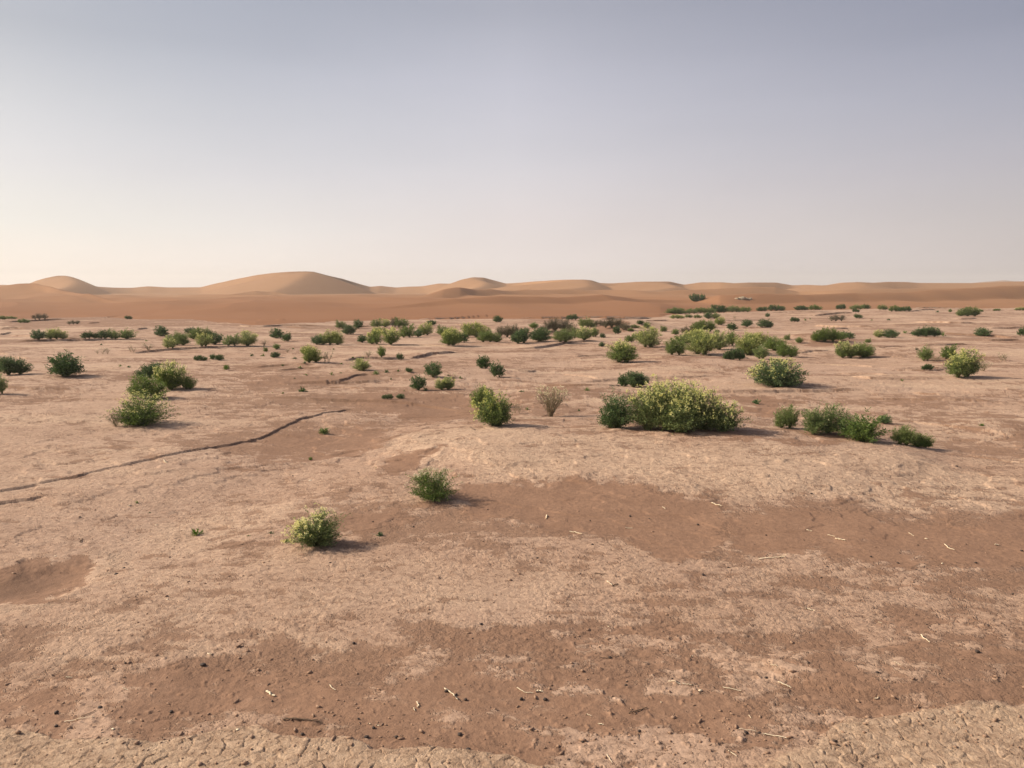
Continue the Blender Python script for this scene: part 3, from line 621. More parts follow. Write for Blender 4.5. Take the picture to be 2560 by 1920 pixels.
KINDS = {  # name, category, group, foliage, flower, stem material, generator settings
 'F': ('flowering_shrub', 'shrub', 'flowering desert shrubs', M_LEAF, M_FLOW, M_STEM, dict(stems=210, leaves=40, leaf=(.055, .018), flowers=330, fl_size=.020, top_only=.25, crease=.14, stray=.04)),
 'G': ('green_shrub', 'shrub', 'mid green desert shrubs', M_LEAF, M_PALEF, M_STEM, dict(stems=180, leaves=38, leaf=(.060, .020), flowers=40, fl_size=.017, top_only=.4, stray=.07, crease=.17)),
 'L': ('leafy_shrub', 'shrub', 'dark leafy desert shrubs', M_DARK, None, M_STEM, dict(stems=170, leaves=34, leaf=(.068, .028), crease=.20, low=125, stray=.05)),
 'P': ('pale_green_shrub', 'shrub', 'pale green desert shrubs', M_LIGHT, M_FLOW, M_STEM, dict(stems=190, leaves=40, leaf=(.055, .018), flowers=200, fl_size=.019, top_only=.35, stray=.06, crease=.15)),
 'S': ('sparse_shrub', 'shrub', 'thin twiggy desert shrubs', M_GREY, M_PALEF, M_DRY, dict(stems=34, leaves=13, leaf=(.07, .018), flowers=40, fl_size=.02, top_only=.4, low=75, stray=.3, cover=(.2, 1), stem_r=.009, crease=.35, twig=9)),
 'D': ('dry_shrub', 'dry shrub', 'dry brown desert shrubs', M_BROWN, None, M_BROWN, dict(stems=150, leaves=26, leaf=(.10, .010), crease=.2, low=110, twig=6)),
}
PROTO = {}
def proto(kind, far, wide, var):
    key = (kind, far, wide, var)
    if key in PROTO: return PROTO[key]
    nm, cat_, grp, ml, mf, ms, kw = KINDS[kind]; kw = dict(kw); seed = 11 + hash_small(kind) * 7 + var * 31 + wide * 3
    lob = [((0, 0, .62, 1.0),), ((-.1, .1, .55, .9), (.15, -.05, .58, 1.0)), ((.22, .05, .45, 1.0), (-.2, 0, .46, .82))][var % 3] if not wide else \
          [((-.48, 0, .52, .92), (.1, .08, .55, 1.0), (.58, -.04, .48, .8)), ((-.55, 0, .46, .75), (-.05, .1, .5, 1.0), (.5, 0, .56, .92))][var % 2]
    if far: kw['stems'] = int(kw['stems'] * .55); kw['leaves'] = int(kw['leaves'] * .8); kw['leaf'] = (kw['leaf'][0] * 1.2, kw['leaf'][1] * 1.5); kw['flowers'] = int(kw.get('flowers', 0) * .6); kw['fl_size'] = kw.get('fl_size', .02) * 1.3
    if wide: kw['stems'] = int(kw['stems'] * 1.7); kw['flowers'] = int(kw.get('flowers', 0) * 1.6)
    st, lv, fl = shrub_geo(seed, lob, **kw)
    allv = np.concatenate([lv[0]]); wd = np.percentile(allv[:, 0], 99.3) - np.percentile(allv[:, 0], .7); ht = np.percentile(allv[:, 2], 99.4)
    if far:
        parts = [(lv[0], lv[1], ml), (st[0], st[1], ms)] + ([(fl[0], fl[1], mf)] if fl and mf else [])
        PROTO[key] = (mesh_multi(nm, parts), wd, ht)
    else:
        ms_ = [('stems', mesh_np('stems', *st, [ms])), ('foliage', mesh_np('foliage', *lv, [ml]))] + ([('flowers', mesh_np('flowers', *fl, [mf]))] if fl and mf else [])
        PROTO[key] = (ms_, wd, ht)
    return PROTO[key]
def hash_small(s): return sum(ord(c) for c in s) % 13

def world_at(u, v):
    g = ground_at(u, v); d = ray(float(u), float(v))
    ok, loc, nrm, idx = DUNES.ray_cast(Vector((0, 0, CAMH)), Vector(d))
    if ok and loc.y < g[1] and (v < 790): return loc.x, loc.y, loc.z
    return g
bpy.context.view_layer.update()

rs = random.Random(5)
NEARW = ['nearest', 'second nearest', 'third nearest', 'fourth nearest', 'fifth nearest', 'sixth nearest', 'seventh nearest', 'eighth nearest', 'ninth nearest', 'tenth nearest']
def rel_labels(items, marks, noun):
    """items: (u, v); each is told by its rank and side from the nearest landmark"""
    out = [None] * len(items); bins = {}
    for i, (u, v) in enumerate(items):
        j = min(range(len(marks)), key=lambda q: math.hypot(marks[q][0] - u, 2.0 * (marks[q][1] - v)))
        du, dv = u - marks[j][0], 2.0 * (v - marks[j][1])
        s = ('to the right of' if du > 0 else 'to the left of') if abs(du) > abs(dv) else ('in front of' if dv > 0 else 'behind')
        bins.setdefault((j, s), []).append((math.hypot(du, dv), i))
    for (j, s), L in bins.items():
        for k, (_, i) in enumerate(sorted(L)): out[i] = '%s %s %s the %s' % (NEARW[min(k, 9)], noun, s, marks[j][2])
    return out
SHRUB_MARKS = [(60, 945, 'dark leafy shrub close to the left edge'), (166, 942, 'large lone dark shrub at left'), (420, 980, 'left flowering cluster'), (545, 805, 'left shrub group'), (255, 845, 'long shrub row at left'), (325, 885, 'three thin greyish plants'), (500, 900, 'flat leafy plant on a ledge'), (782, 907, 'pale leaning shrub'), (905, 928, 'shrub on the small sandy rise'),
  (1083, 945, 'round speckled dark shrub'), (1046, 976, 'spiky dark shrub'), (978, 1000, 'two flat plants on smooth sand'), (1232, 1067, 'tall yellow topped shrub'), (1700, 1090, 'largest shrub'), (1560, 907, 'dense boxy shrub'),
  (2405, 945, 'yellow crowned shrub near the right edge'), (2075, 1100, 'wide feathery shrub'), (2318, 841, 'broad low dark shrub far right'), (1945, 968, 'rounded dome shrub with yellow crown'), (2092, 802, 'grey brown dry dome'), (830, 862, 'wide low pair below the big dune'), (690, 893, 'two tiny touching leafy plants'), (812, 1080, 'spread seedling under the long ledge'), (600, 1190, 'thin pale strip in the left crust'),
  (2420, 790, 'broad two part shrub far right'), (600, 1120, 'middle of the long ledge')]
SHRUB_MARKS = [m for m in SHRUB_MARKS if 'strip' not in m[2]]
def put_plant(c, cx, by, w, h, kind, label, idx, lean=0):
    u, v = px(c, cx, by); k = SC if c else 1.0; wp, hp = w * k, h * k
    X, Y, Z = world_at(u, v)
    if kind != 'T': 
        sh = 0.22 * wp / FPX * Y; X, Y = X * (Y + sh) / Y, Y + sh
        if v > 790 or Z < 0.02: Z = float(height(np.array([X]), np.array([Y]), fine=False)[0])
    Wm = wp / FPX * Y; Hm = hp / FPX * Y
    if kind == 'T':
        var = idx % 5; key = ('T', var)
        if key not in PROTO: PROTO[key] = mesh_np('seedling', *tuft_geo(70 + var, 12 + 3 * var), [M_DARK if var % 2 else M_LEAF])
        o = link('seedling', PROTO[key], label=label, category='seedling', group='small green seedlings on the crust')
        o.location = (X, Y, Z - .003); o.scale = (Wm / 1.15, Wm / 1.15, Hm / .6); o.rotation_euler.z = rs.uniform(0, 6.28); return o
    nm, cat_, grp, ml, mf, ms, kw = KINDS[kind]
    far = wp < 40; wide = w / h > 1.75
    P, wd, ht = proto(kind, far, wide, idx % 3)
    if far: root = link(nm, P)
    else:
        root = link(nm, None)
        for pn, me in P: link(pn, me, root, **({'kind': 'stuff'} if pn == 'flowers' else {}))
    root['label'] = label; root['category'] = cat_; root['group'] = grp
    root.location = (X, Y, Z - 0.01 * Hm)
    flip = -1 if idx % 2 else 1
    root.scale = (1.14 * Wm / wd, Wm / wd * (0.8 if wide else .95), 1.12 * Hm / ht)
    root.rotation_euler.z = (math.pi if flip < 0 else 0) + (rs.uniform(-.25, .25) if wide else rs.uniform(-.7, .7))
    return root
PT = []
def add(c, rows):
    for r in rows: PT.append((c,) + r)
T1 = 'tiny green seedling scattered on the bare crust of the left plain'
T2 = 'tiny green seedling among the scattered plants left of the centre plain'
T3 = 'tiny green seedling on the plain right of centre'
T4 = 'tiny green seedling on the far right plain'
add(1, [
 (15, 550, 70, 30, 'G', 'low green shrub at the left edge, closest to the dune foot'), (100, 545, 80, 22, 'G', 'flat faint green shrub between left edge shrub and brown heap'),
 (205, 580, 85, 33, 'G', 'small low green shrub just under a flat faint one, far left'), (350, 555, 115, 50, 'D', 'dry dark brown heap shrub far left below the dunes'),
 (635, 592, 95, 35, 'D', 'low reddish brown dry shrub on a sand swell, far left'), (1110, 548, 52, 32, 'L', 'lone tiny round shrub before the left dune foot'),
 (335, 728, 120, 75, 'L', 'dark round shrub, left one of a touching pair at far left'), (490, 728, 165, 78, 'P', 'pale green round shrub, right one of a touching pair at far left'),
 (755, 722, 85, 60, 'L', 'small round shrub at the left end of the long shrub row'), (820, 720, 50, 38, 'L', 'smallest shrub of the long row at left'), (890, 718, 100, 65, 'L', 'dark shrub, third in the long shrub row at left'),
 (985, 720, 120, 75, 'G', 'fourth shrub in the long row at left'), (1100, 718, 125, 74, 'G', 'right end shrub of the long row at left'), (1400, 695, 120, 80, 'L', 'neat ball shaped shrub alone behind the left group'),
 (1640, 672, 85, 52, 'L', 'small dark shrub at the back left of a large left group'), (1735, 722, 180, 88, 'G', 'broad green shrub in the rear of the left group'),
 (1530, 775, 190, 100, 'G', 'broad rounded green shrub in front of the ball shaped one'), (1475, 808, 115, 85, 'P', 'paler shrub overlapping the front left of a broad rounded one'),
 (1860, 768, 120, 95, 'L', 'dark shrub at the right of the rear left group'), (1765, 797, 120, 100, 'P', 'pale shrub in front of the dark one in the left group'),
 (2000, 788, 130, 90, 'G', 'green shrub, left half of a wide pair left of centre'), (2140, 783, 150, 112, 'P', 'pale green shrub, right half of a wide pair left of centre'),
 (890, 852, 110, 50, 'S', 'greyish flat twiggy plant, left of three thin ones'), (1145, 835, 90, 60, 'S', 'greyish twiggy plant, middle of three thin ones'), (1285, 820, 95, 60, 'S', 'greyish twiggy plant, right of three thin ones'),
 (1735, 908, 110, 42, 'L', 'flat leafy plant at the end of a small ledge, left'), (1835, 898, 60, 48, 'L', 'left one of two touching tiny leafy plants'), (1895, 903, 70, 45, 'L', 'right one of two touching tiny leafy plants'),
 (2175, 867, 40, 25, 'T', T1), (1955, 983, 65, 45, 'T', T1), (1040, 955, 40, 15, 'T', T1), (1115, 965, 35, 22, 'T', T1), (1265, 738, 26, 14, 'T', T1), (875, 770, 22, 14, 'T', T1),
 (-10, 1005, 90, 115, 'L', 'dark shrub cut by the left edge, behind its leafy neighbour'), (130, 1030, 210, 135, 'L', 'dark leafy shrub close to the left edge'),
 (575, 1050, 255, 180, 'L', 'large dark leafy shrub standing alone at left, long shadow'), (5, 1195, 110, 155, 'G', 'green shrub cut by the left edge, nearest there'),
 (1300, 1080, 185, 130, 'L', 'dark leafy shrub at the back of the left flowering cluster'), (1480, 1163, 215, 205, 'F', 'pale flowering shrub at the back right of the left cluster'),
 (1625, 1158, 120, 110, 'G', 'small green shrub at the right end of the left cluster'), (1290, 1240, 280, 180, 'G', 'green shrub in the middle of the left cluster'), (1000, 1480, 150, 130, 'S', 'dried thin sprigs leaning from the left of the front cluster shrub'),
])
add(2, [
 (185, 713, 125, 78, 'L', 'round dark shrub, left of a pair below the big dune'), (262, 740, 90, 70, 'L', 'smaller dark shrub, right of a pair below the big dune'), (525, 768, 90, 70, 'L', 'dark left part of the wide low bush pair'),
 (645, 770, 190, 105, 'P', 'wide pale shrub of the low bush pair'), (735, 627, 80, 62, 'G', 'round shrub standing at the dune foot, left of centre'), (885, 630, 80, 70, 'L', 'small dark shrub against the sand left of centre'),
 (805, 678, 105, 75, 'L', 'spiky dark shrub in front of the dune foot shrubs'), (1035, 615, 90, 65, 'G', 'left one of two back row shrubs at the dune foot'), (1118, 615, 75, 60, 'P', 'right one of two back row shrubs at the dune foot'),
 (1190, 612, 80, 73, 'D', 'greyish shrub in the back row beside the green ones'), (1260, 615, 115, 72, 'G', 'dusky green shrub at the right end of the back row'), (1518, 602, 72, 42, 'L', 'small low shrub near the dune foot, centre left'),
 (2090, 573, 72, 50, 'L', 'lone round shrub at the dune foot, centre'), (1300, 705, 130, 100, 'G', 'loose green shrub, first of three overlapping'), (1400, 700, 70, 58, 'L', 'small dark shrub, middle of three overlapping'),
 (1465, 685, 115, 92, 'P', 'light topped shrub, last of three overlapping'), (1625, 692, 125, 80, 'G', 'round green shrub left behind a yellow crowned one'), (918, 750, 70, 58, 'L', 'little dark shrub left of two flowering ones'),
 (1065, 682, 115, 60, 'P', 'pale shrub behind two flowering shrubs'), (1020, 765, 135, 108, 'F', 'flowering shrub, left one of a touching pair left of centre'), (1165, 765, 130, 120, 'F', 'flowering shrub, right one of a touching pair left of centre'),
 (1680, 780, 160, 125, 'F', 'yellow crowned dense shrub left of the mid distance row'), (1780, 750, 95, 85, 'L', 'dark shrub attached behind the yellow crowned dense one'), (1890, 706, 215, 108, 'P', 'large pale rounded dome shrub in the centre distance'),
 (2020, 745, 180, 85, 'G', 'flat wide green shrub in front of the brown one'), (2160, 705, 165, 92, 'D', 'dark brown dry dome shrub left of the centre distance'),
 (70, 780, 70, 55, 'S', 'thin twiggy plant right of the wide left pair'), (175, 810, 65, 45, 'G', 'small green plant under the dark left pair'), (85, 830, 35, 40, 'G', 'narrow small green plant, left scatter'),
 (60, 868, 38, 22, 'T', T2), (168, 880, 70, 45, 'L', 'small leafy plant in the scatter left of centre'), (320, 808, 22, 15, 'T', T2), (272, 838, 36, 35, 'S', 'very small twiggy plant between seedlings'), (328, 892, 45, 22, 'T', T2),
 (490, 922, 145, 125, 'P', 'pale leaning shrub in the scatter left of centre'), (430, 850, 85, 60, 'P', 'pale tuft of shrub behind the leaning one'), (615, 930, 95, 105, 'S', 'thin dry shrub touching the leaning pale one'),
 (668, 812, 25, 15, 'T', T2), (970, 875, 85, 50, 'S', 'thin flat plant left of an upright green one'), (1082, 885, 75, 88, 'G', 'upright small green shrub with pale tips'), (1245, 900, 60, 55, 'L', 'small leafy plant beside a faint ledge'),
 (835, 882, 28, 14, 'T', T2), (915, 995, 142, 92, 'P', 'pale yellow green shrub on a small sandy rise'), (415, 940, 40, 22, 'T', T2), (380, 968, 35, 18, 'T', T2), (230, 955, 30, 18, 'T', T2), (738, 935, 30, 14, 'T', T2),
 (650, 1028, 45, 25, 'T', T2), (733, 1014, 35, 14, 'T', T2), (1038, 1028, 60, 32, 'T', T2), (1128, 1008, 48, 28, 'T', T2), (1228, 1000, 25, 18, 'T', T2), (1325, 1012, 65, 38, 'L', 'flat little leafy plant left of a round dark shrub'), (1165, 1073, 22, 25, 'T', T2),
 (430, 1030, 35, 12, 'T', T2), (333, 1060, 25, 10, 'T', T2), (1530, 1055, 138, 112, 'L', 'round dark speckled shrub left of centre'), (1965, 975, 105, 100, 'L', 'upright dark shrub with pale top, left of a leaning one'),
 (2083, 1048, 110, 125, 'L', 'dark shrub leaning right with shadow at its foot'), (1405, 1160, 120, 110, 'L', 'spiky dark shrub, left one above the sandy flat'), (1465, 1165, 50, 30, 'T', 'little leafy seedling at the foot of a spiky dark shrub'),
 (1632, 1160, 142, 92, 'F', 'low pale flowering shrub, right one above the sandy flat'), (1705, 1085, 60, 60, 'S', 'thin small plant behind a low pale flowering shrub'), (1655, 1035, 30, 18, 'T', T2), (1768, 1063, 35, 22, 'T', T2),
 (400, 1175, 85, 42, 'T', 'spread leafy seedling, largest on the left middle ground'), (233, 1190, 30, 18, 'T', T2), (142, 1188, 20, 10, 'T', T2), (1140, 1242, 85, 42, 'L', 'flat leafy plant, left one of two on smooth sand'), (1248, 1235, 65, 38, 'L', 'flat leafy plant, right one of two on smooth sand'),
 (1280, 1168, 22, 10, 'T', T2), (590, 1538, 115, 60, 'T', 'spread green seedling under the end of the long ledge'), (1965, 1330, 180, 180, 'G', 'darker shrub behind the tall yellow topped one'), (1870, 1285, 50, 25, 'T', 'flat seedling left of the tall yellow topped shrub'),
 (2010, 1160, 40, 20, 'T', T2), (1850, 1200, 25, 10, 'T', T2),
])
add(3, [
 (45, 1365, 95, 100, 'S', 'small shrub with pale flower stalks beside the tall yellow topped one'), (135, 1335, 42, 20, 'T', 'seedling between the tall yellow topped shrub and the vase shaped one'), (85, 1175, 50, 15, 'T', T3), (650, 1165, 50, 28, 'T', 'seedling alone left of the two leafy dark plants'), (578, 1340, 25, 20, 'T', T3),
 (965, 1130, 95, 100, 'L', 'small leafy plant joined to the left of a pointed leafy one'), (1075, 1137, 200, 122, 'L', 'pointed dark leafy shrub behind the largest flowering shrub'), (775, 785, 52, 35, 'L', 'tiny dark plant on open crust, centre'),
 (962, 928, 218, 155, 'F', 'dense boxy dark shrub with light top, alone right of centre'), (1015, 745, 80, 60, 'G', 'small green shrub left of an egg shaped pale one'), (1085, 725, 90, 60, 'P', 'pale low shrub touching the egg shaped one'), (1172, 793, 172, 152, 'P', 'egg shaped pale flowering shrub on a narrow foot'),
 (1415, 855, 145, 125, 'G', 'front left shrub of the big group right of centre'), (1465, 770, 130, 80, 'G', 'green shrub behind the front left one of the big group'), (1640, 858, 255, 185, 'P', 'largest pale shrub in the middle of the big group'), (1600, 752, 210, 95, 'P', 'pale shrub at the rear of the big group'),
 (1790, 812, 150, 135, 'P', 'pale tall shrub right of the largest in the big group'), (1890, 780, 115, 115, 'G', 'green shrub at the right end of the big group'), (1920, 900, 160, 90, 'L', 'low dark leafy shrub before the second group at right'),
 (2045, 862, 200, 165, 'P', 'broad pale shrub in the second group at right'), (2155, 893, 115, 110, 'G', 'dusky green shrub at the front of the second group'), (2120, 790, 190, 105, 'P', 'pale shrub at the rear of the second group'),
 (1655, 655, 180, 85, 'G', 'wide green shrub behind the big group'), (1795, 597, 80, 60, 'P', 'small round pale shrub right of centre, far'), (1900, 643, 90, 60, 'L', 'small dark ball shrub right of the wide one'), (2030, 613, 80, 55, 'L', 'small dark shrub under a short ledge, far right of centre'),
 (2178, 622, 100, 62, 'L', 'dark shrub right of the one under a short ledge'), (1770, 675, 45, 38, 'L', 'tiny dark shrub behind the big group'), (1410, 680, 65, 45, 'G', 'small dusty shrub on a pale swell'), (1510, 670, 115, 58, 'D', 'dry brown shrub behind the big group'),
 (1310, 655, 62, 45, 'G', 'little green shrub left of the dusty swell'), (1165, 627, 55, 48, 'G', 'little upright green plant before the dune foot'), (1108, 592, 52, 30, 'L', 'tiny dark shrub before the dune foot, centre'), (1060, 630, 70, 26, 'G', 'low dusty green plant right of the brown mound'),
 (522, 555, 85, 45, 'L', 'lone dark shrub on the line of the centre dune foot'), (1408, 500, 145, 50, 'G', 'leftmost shrub of the hedge like row along the dune'), (1540, 498, 115, 38, 'G', 'low second shrub of the hedge like row along the dune'), (1625, 495, 95, 44, 'G', 'third shrub of the hedge like row along the dune'),
 (1700, 493, 120, 42, 'G', 'fourth shrub of the hedge like row along the dune'), (1785, 490, 130, 60, 'L', 'tallest darkest shrub of the hedge like row along the dune'), (1910, 487, 100, 50, 'G', 'sixth shrub of the hedge like row along the dune'), (2000, 485, 110, 42, 'G', 'right end shrub of the hedge like row along the dune'), (2160, 478, 80, 34, 'L', 'small separate shrub right of the hedge like row'),
 (1425, 542, 110, 30, 'P', 'flat pale shrub, first in the second row under the hedge'), (1527, 535, 60, 30, 'G', 'small shrub, second in the row under the hedge'), (1603, 538, 62, 28, 'G', 'small shrub, third in the row under the hedge'), (1695, 545, 75, 52, 'L', 'dark round shrub, fourth in the row under the hedge'), (1757, 545, 65, 50, 'G', 'green shrub, last in the row under the hedge'), (1920, 550, 40, 38, 'S', 'faint twiggy plant right of the row under the hedge'), (2208, 528, 36, 30, 'L', 'tiny dark shrub near the far dune foot, right'),
 (650, 622, 135, 76, 'G', 'green leafy shrub left of the brown mound'), (760, 607, 95, 46, 'D', 'low brown dry shrub at the left of the mound'), (870, 628, 170, 75, 'D', 'big dry brown shrub crowning the sand mound'), (975, 648, 100, 62, 'D', 'dry brown shrub trailing down the right of the mound'),
 (905, 675, 65, 62, 'L', 'green shrub at the foot of the sand mound'), (1025, 655, 50, 28, 'G', 'small green plant at the right foot of the mound'), (190, 625, 75, 46, 'G', 'small green shrub behind the brown thicket'), (20, 680, 75, 84, 'D', 'dry dusky shrub right of the brown dome'),
 (385, 672, 235, 104, 'D', 'largest dry brown thicket, centre distance'), (505, 692, 130, 95, 'D', 'brown shrub attached to the right of the large thicket'), (560, 710, 90, 80, 'G', 'green shrub on the right of the brown thicket'), (625, 728, 115, 98, 'F', 'yellowish flowering shrub right of the brown thicket'), (712, 702, 75, 78, 'G', 'narrow green shrub right of the yellowish one'),
 (80, 757, 162, 112, 'L', 'dark leafy shrub, first of three in the centre row'), (240, 742, 155, 108, 'L', 'dark leafy shrub, second of three in the centre row'), (437, 745, 158, 96, 'G', 'green shrub, third of three in the centre row'), (783, 710, 45, 42, 'L', 'tiny dark shrub right of the narrow green one'),
 (2110, 1280, 85, 50, 'T', 'seedling right of the largest shrub, in orange sand'), (1290, 690, 24, 14, 'T', T3),
])
add(4, [
 (1680, 1058, 290, 205, 'F', 'large round yellow crowned shrub near the right edge'), (1860, 1000, 130, 90, 'S', 'ghostly thin twigs right of the round yellow crowned shrub'), (1375, 993, 92, 46, 'L', 'small flat dark shrub left of the round yellow crowned one'),
 (680, 885, 165, 122, 'F', 'yellow green shrub, left half of a right side pair'), (825, 883, 155, 112, 'G', 'greyish green shrub, right half of a right side pair'), (1360, 910, 115, 115, 'G', 'thin upright shrub, left of two behind the yellow crowned one'), (1560, 892, 135, 110, 'G', 'loose green shrub just behind the yellow crowned one'), (1450, 915, 80, 42, 'S', 'dry sprig between two loose shrubs at right'),
 (2030, 912, 78, 66, 'S', 'lone thin forked plant near the right edge'), (170, 875, 155, 105, 'G', 'dark green shrub at the right end of the second group'), (60, 820, 160, 105, 'G', 'dusky shrub between second group shrubs at right'), (270, 755, 60, 50, 'G', 'small shrub at the left foot of the sandy rise'), (162, 730, 48, 46, 'G', 'small faint shrub above the second group'),
 (500, 750, 210, 102, 'G', 'wide dusty shrub on the orange sandy rise'), (620, 735, 95, 68, 'G', 'dusty shrub joined to the right of the wide one'), (685, 718, 102, 62, 'L', 'dark leafy shrub right of the sandy rise'), (960, 705, 78, 58, 'P', 'small yellow green shrub beside a dark one, right'), (1060, 708, 112, 66, 'L', 'dark shrub beside a small yellow green one, right'), (862, 752, 46, 36, 'G', 'tiny green shrub below the dark one at right'),
 (1185, 668, 45, 25, 'T', T4), (1245, 675, 50, 22, 'T', T4), (1375, 697, 192, 76, 'L', 'broad low dark shrub, far right middle'), (1515, 693, 50, 32, 'T', T4), (1855, 695, 112, 66, 'L', 'dark round shrub near the right edge, far'), (2192, 692, 62, 72, 'L', 'dark shrub cut by the right edge, far'),
 (1735, 522, 168, 70, 'G', 'broad two part shrub before the right dune foot'), (1975, 475, 60, 18, 'G', 'flat green plant on the right dune foot'), (1830, 482, 60, 18, 'G', 'flat green plant behind the broad two part shrub'), (65, 475, 125, 46, 'L', 'first dark shrub of the right dune foot row'), (290, 470, 112, 36, 'L', 'second low shrub of the right dune foot row'), (405, 467, 95, 40, 'G', 'third low shrub of the right dune foot row'),
 (632, 460, 72, 40, 'L', 'small round shrub alone in the right dune foot row'), (765, 463, 102, 38, 'G', 'flat shrub left of a taller dark one at the right dune foot'), (847, 458, 62, 40, 'L', 'taller dark shrub in the right dune foot row'), (757, 487, 52, 26, 'L', 'little shrub in front of the right dune foot row'), (990, 467, 82, 40, 'G', 'box shaped small shrub in the right dune foot row'),
 (1100, 480, 102, 46, 'G', 'left half of the last wide shrub pair at the right dune foot'), (1185, 482, 92, 38, 'L', 'right half of the last wide shrub pair at the right dune foot'), (593, 563, 132, 52, 'D', 'grey brown dry dome before the right dunes'), (778, 542, 62, 36, 'L', 'small dark shrub right of the grey brown dome'),
 (228, 570, 70, 36, 'L', 'small dark flat shrub left of the grey brown dome'), (322, 560, 26, 20, 'T', T4), (362, 548, 20, 12, 'T', T4), (1050, 557, 42, 18, 'T', T4), (895, 557, 25, 10, 'T', T4), (1465, 487, 30, 16, 'T', T4), (1575, 485, 32, 25, 'G', 'tiny upright plant before the right dune foot'),
 (10, 620, 60, 52, 'L', 'dark shrub above the second group, right of centre'), (150, 1495, 175, 175, 'G', 'thin green shrub with pale flower stalks left of the wide feathery one'), (1005, 1453, 102, 66, 'L', 'little dark leafy plant behind the feathery shrubs'), (1165, 1638, 180, 150, 'G', 'feathery upright shrub at the lower right, left of a flat leafy one'),
 (1325, 1655, 185, 118, 'G', 'flat leafy shrub casting a long shadow down the right slope'), (1160, 1085, 42, 20, 'T', T4), (1285, 820, 32, 26, 'D', 'tiny dry brown tuft at the right'), (720, 1600, 85, 75, 'S', 'dry sprigs in front of the feathery shrubs'), (2180, 472, 80, 24, 'P', 'faint pale plants at the right edge on the dune foot'), (1845, 1470, 50, 26, 'T', T4),
])
T5 = 'small green seedling on the bare ground left of the nearest shrubs'
add(5, [(1185, 555, 55, 28, 'T', T5), (1300, 635, 35, 22, 'T', T5), (1700, 828, 110, 62, 'T', 'spread leafy seedling on open crust, biggest in the left foreground'), (2150, 838, 52, 20, 'T', T5)])
add(6, [(470, 175, 46, 30, 'T', 'small seedling on reddish crust above the flat pale stone'), (1035, 250, 16, 20, 'T', 'minute seedling at the tip of a smooth sand patch'), (135, 812, 52, 28, 'T', 'dark flat seedling left of the nearest shrub'), (270, 888, 58, 36, 'T', 'little seedling at the left foot of the nearest shrub'), (1070, 830, 70, 40, 'T', 'bright seedling right of the nearest shrub')])

_ti = [i for i, r in enumerate(PT) if r[6] in (T1, T2, T3, T4, T5)]
for i, lb in zip(_ti, rel_labels([px(PT[i][0], PT[i][1], PT[i][2]) for i in _ti], SHRUB_MARKS, 'tiny green seedling')): PT[i] = PT[i][:6] + (lb,)
for i, r in enumerate(PT): put_plant(*r, idx=i)

# the largest shrub: broad, lower toward the right
def special(c, cx, by, w, h, name, label, group, mats, **kw):
    u, v = px(c, cx, by); X, Y, Z = world_at(u, v); Wm = w * SC / FPX * Y; Hm = h * SC / FPX * Y
    st, lv, fl = shrub_geo(**kw); V = lv[0]; wd = np.percentile(V[:, 0], 99.2) - np.percentile(V[:, 0], .8); ht = np.percentile(V[:, 2], 99.7)
    root = link(name, None, label=label, category='shrub', group=group); root.location = (X, Y, Z - .01); root.scale = (Wm / wd, Wm / wd, Hm / ht)
    link('stems', mesh_np('stems', *st, [mats[0]]), root); link('foliage', mesh_np('foliage', *lv, [mats[1]]), root)
    if fl: link('flowers', mesh_np('flowers', *fl, [mats[2]]), root, kind='stuff')
special(3, 1465, 1505, 880, 405, 'flowering_shrub', 'largest shrub of all, broad mound covered in yellow flowers, sloping down to the right', 'flowering desert shrubs', (M_STEM, M_NEAR, M_FLOW),
        seed=501, lobes=((-.72, .1, .52, .88), (-.30, .15, .55, 1.0), (.08, .05, .55, .96), (.45, -.05, .52, .84), (.85, -.2, .45, .66), (-.1, -.25, .55, .72)), stems=800, leaves=40, leaf=(.050, .014), flowers=1250, fl_size=.019, top_only=0.1, crease=.05, stray=.05)
special(3, 912, 1490, 290, 320, 'leafy_shrub', 'tall dark green shrub touching the left side of the largest flowering shrub', 'dark leafy desert shrubs', (M_STEM, M_DARK, M_PALEF),
        seed=512, lobes=((0, 0, .55, 1.0), (-.2, .1, .35, .8)), stems=190, leaves=40, leaf=(.05, .018), flowers=45, fl_size=.02, top_only=.5, crease=.25, stray=.2)
special(6, 530, 915, 400, 350, 'flowering_shrub', 'nearest round shrub with pale yellow flowers, left of the centre foreground', 'flowering desert shrubs', (M_STEM, M_NEAR, M_FLOW),
        seed=523, lobes=((0, 0, .60, 1.0),), stems=240, leaves=28, leaf=(.060, .017), flowers=230, fl_size=.030, top_only=.12, fl_sun=.4, crease=.25, stray=.28, tuftness=.045)
special(6, 1530, 520, 380, 285, 'green_shrub', 'second nearest shrub, thin stems with sparse faded flowers, between two smooth sand patches', 'mid green desert shrubs', (M_STEM, M_NEAR, M_PALEF),
        seed=534, lobes=((0, 0, .70, 1.0),), stems=170, leaves=34, leaf=(.060, .015), flowers=120, fl_size=.026, top_only=.35, crease=.25, stray=.35, tuftness=.045)
special(1, 1240, 1465, 420, 290, 'flowering_shrub', 'round yellow green flowering shrub on the left crust plateau, front one of its cluster', 'flowering desert shrubs', (M_STEM, M_NEAR, M_FLOW),
        seed=545, lobes=((0, 0, .72, 1.0), (-.3, 0, .35, .6)), stems=210, leaves=34, leaf=(.055, .016), flowers=420, fl_size=.015, top_only=.1, crease=.14, stray=.2)
special(2, 2050, 1468, 300, 305, 'flowering_shrub', 'tall yellow topped shrub at the centre, in front of a darker rear shrub', 'flowering desert shrubs', (M_STEM, M_NEAR, M_FLOW),
        seed=556, lobes=((0, 0, .50, 1.0), (.15, 0, .4, .8)), stems=190, leaves=34, leaf=(.055, .017), flowers=300, fl_size=.018, top_only=.2, fl_sun=.4, crease=.25, stray=.15)
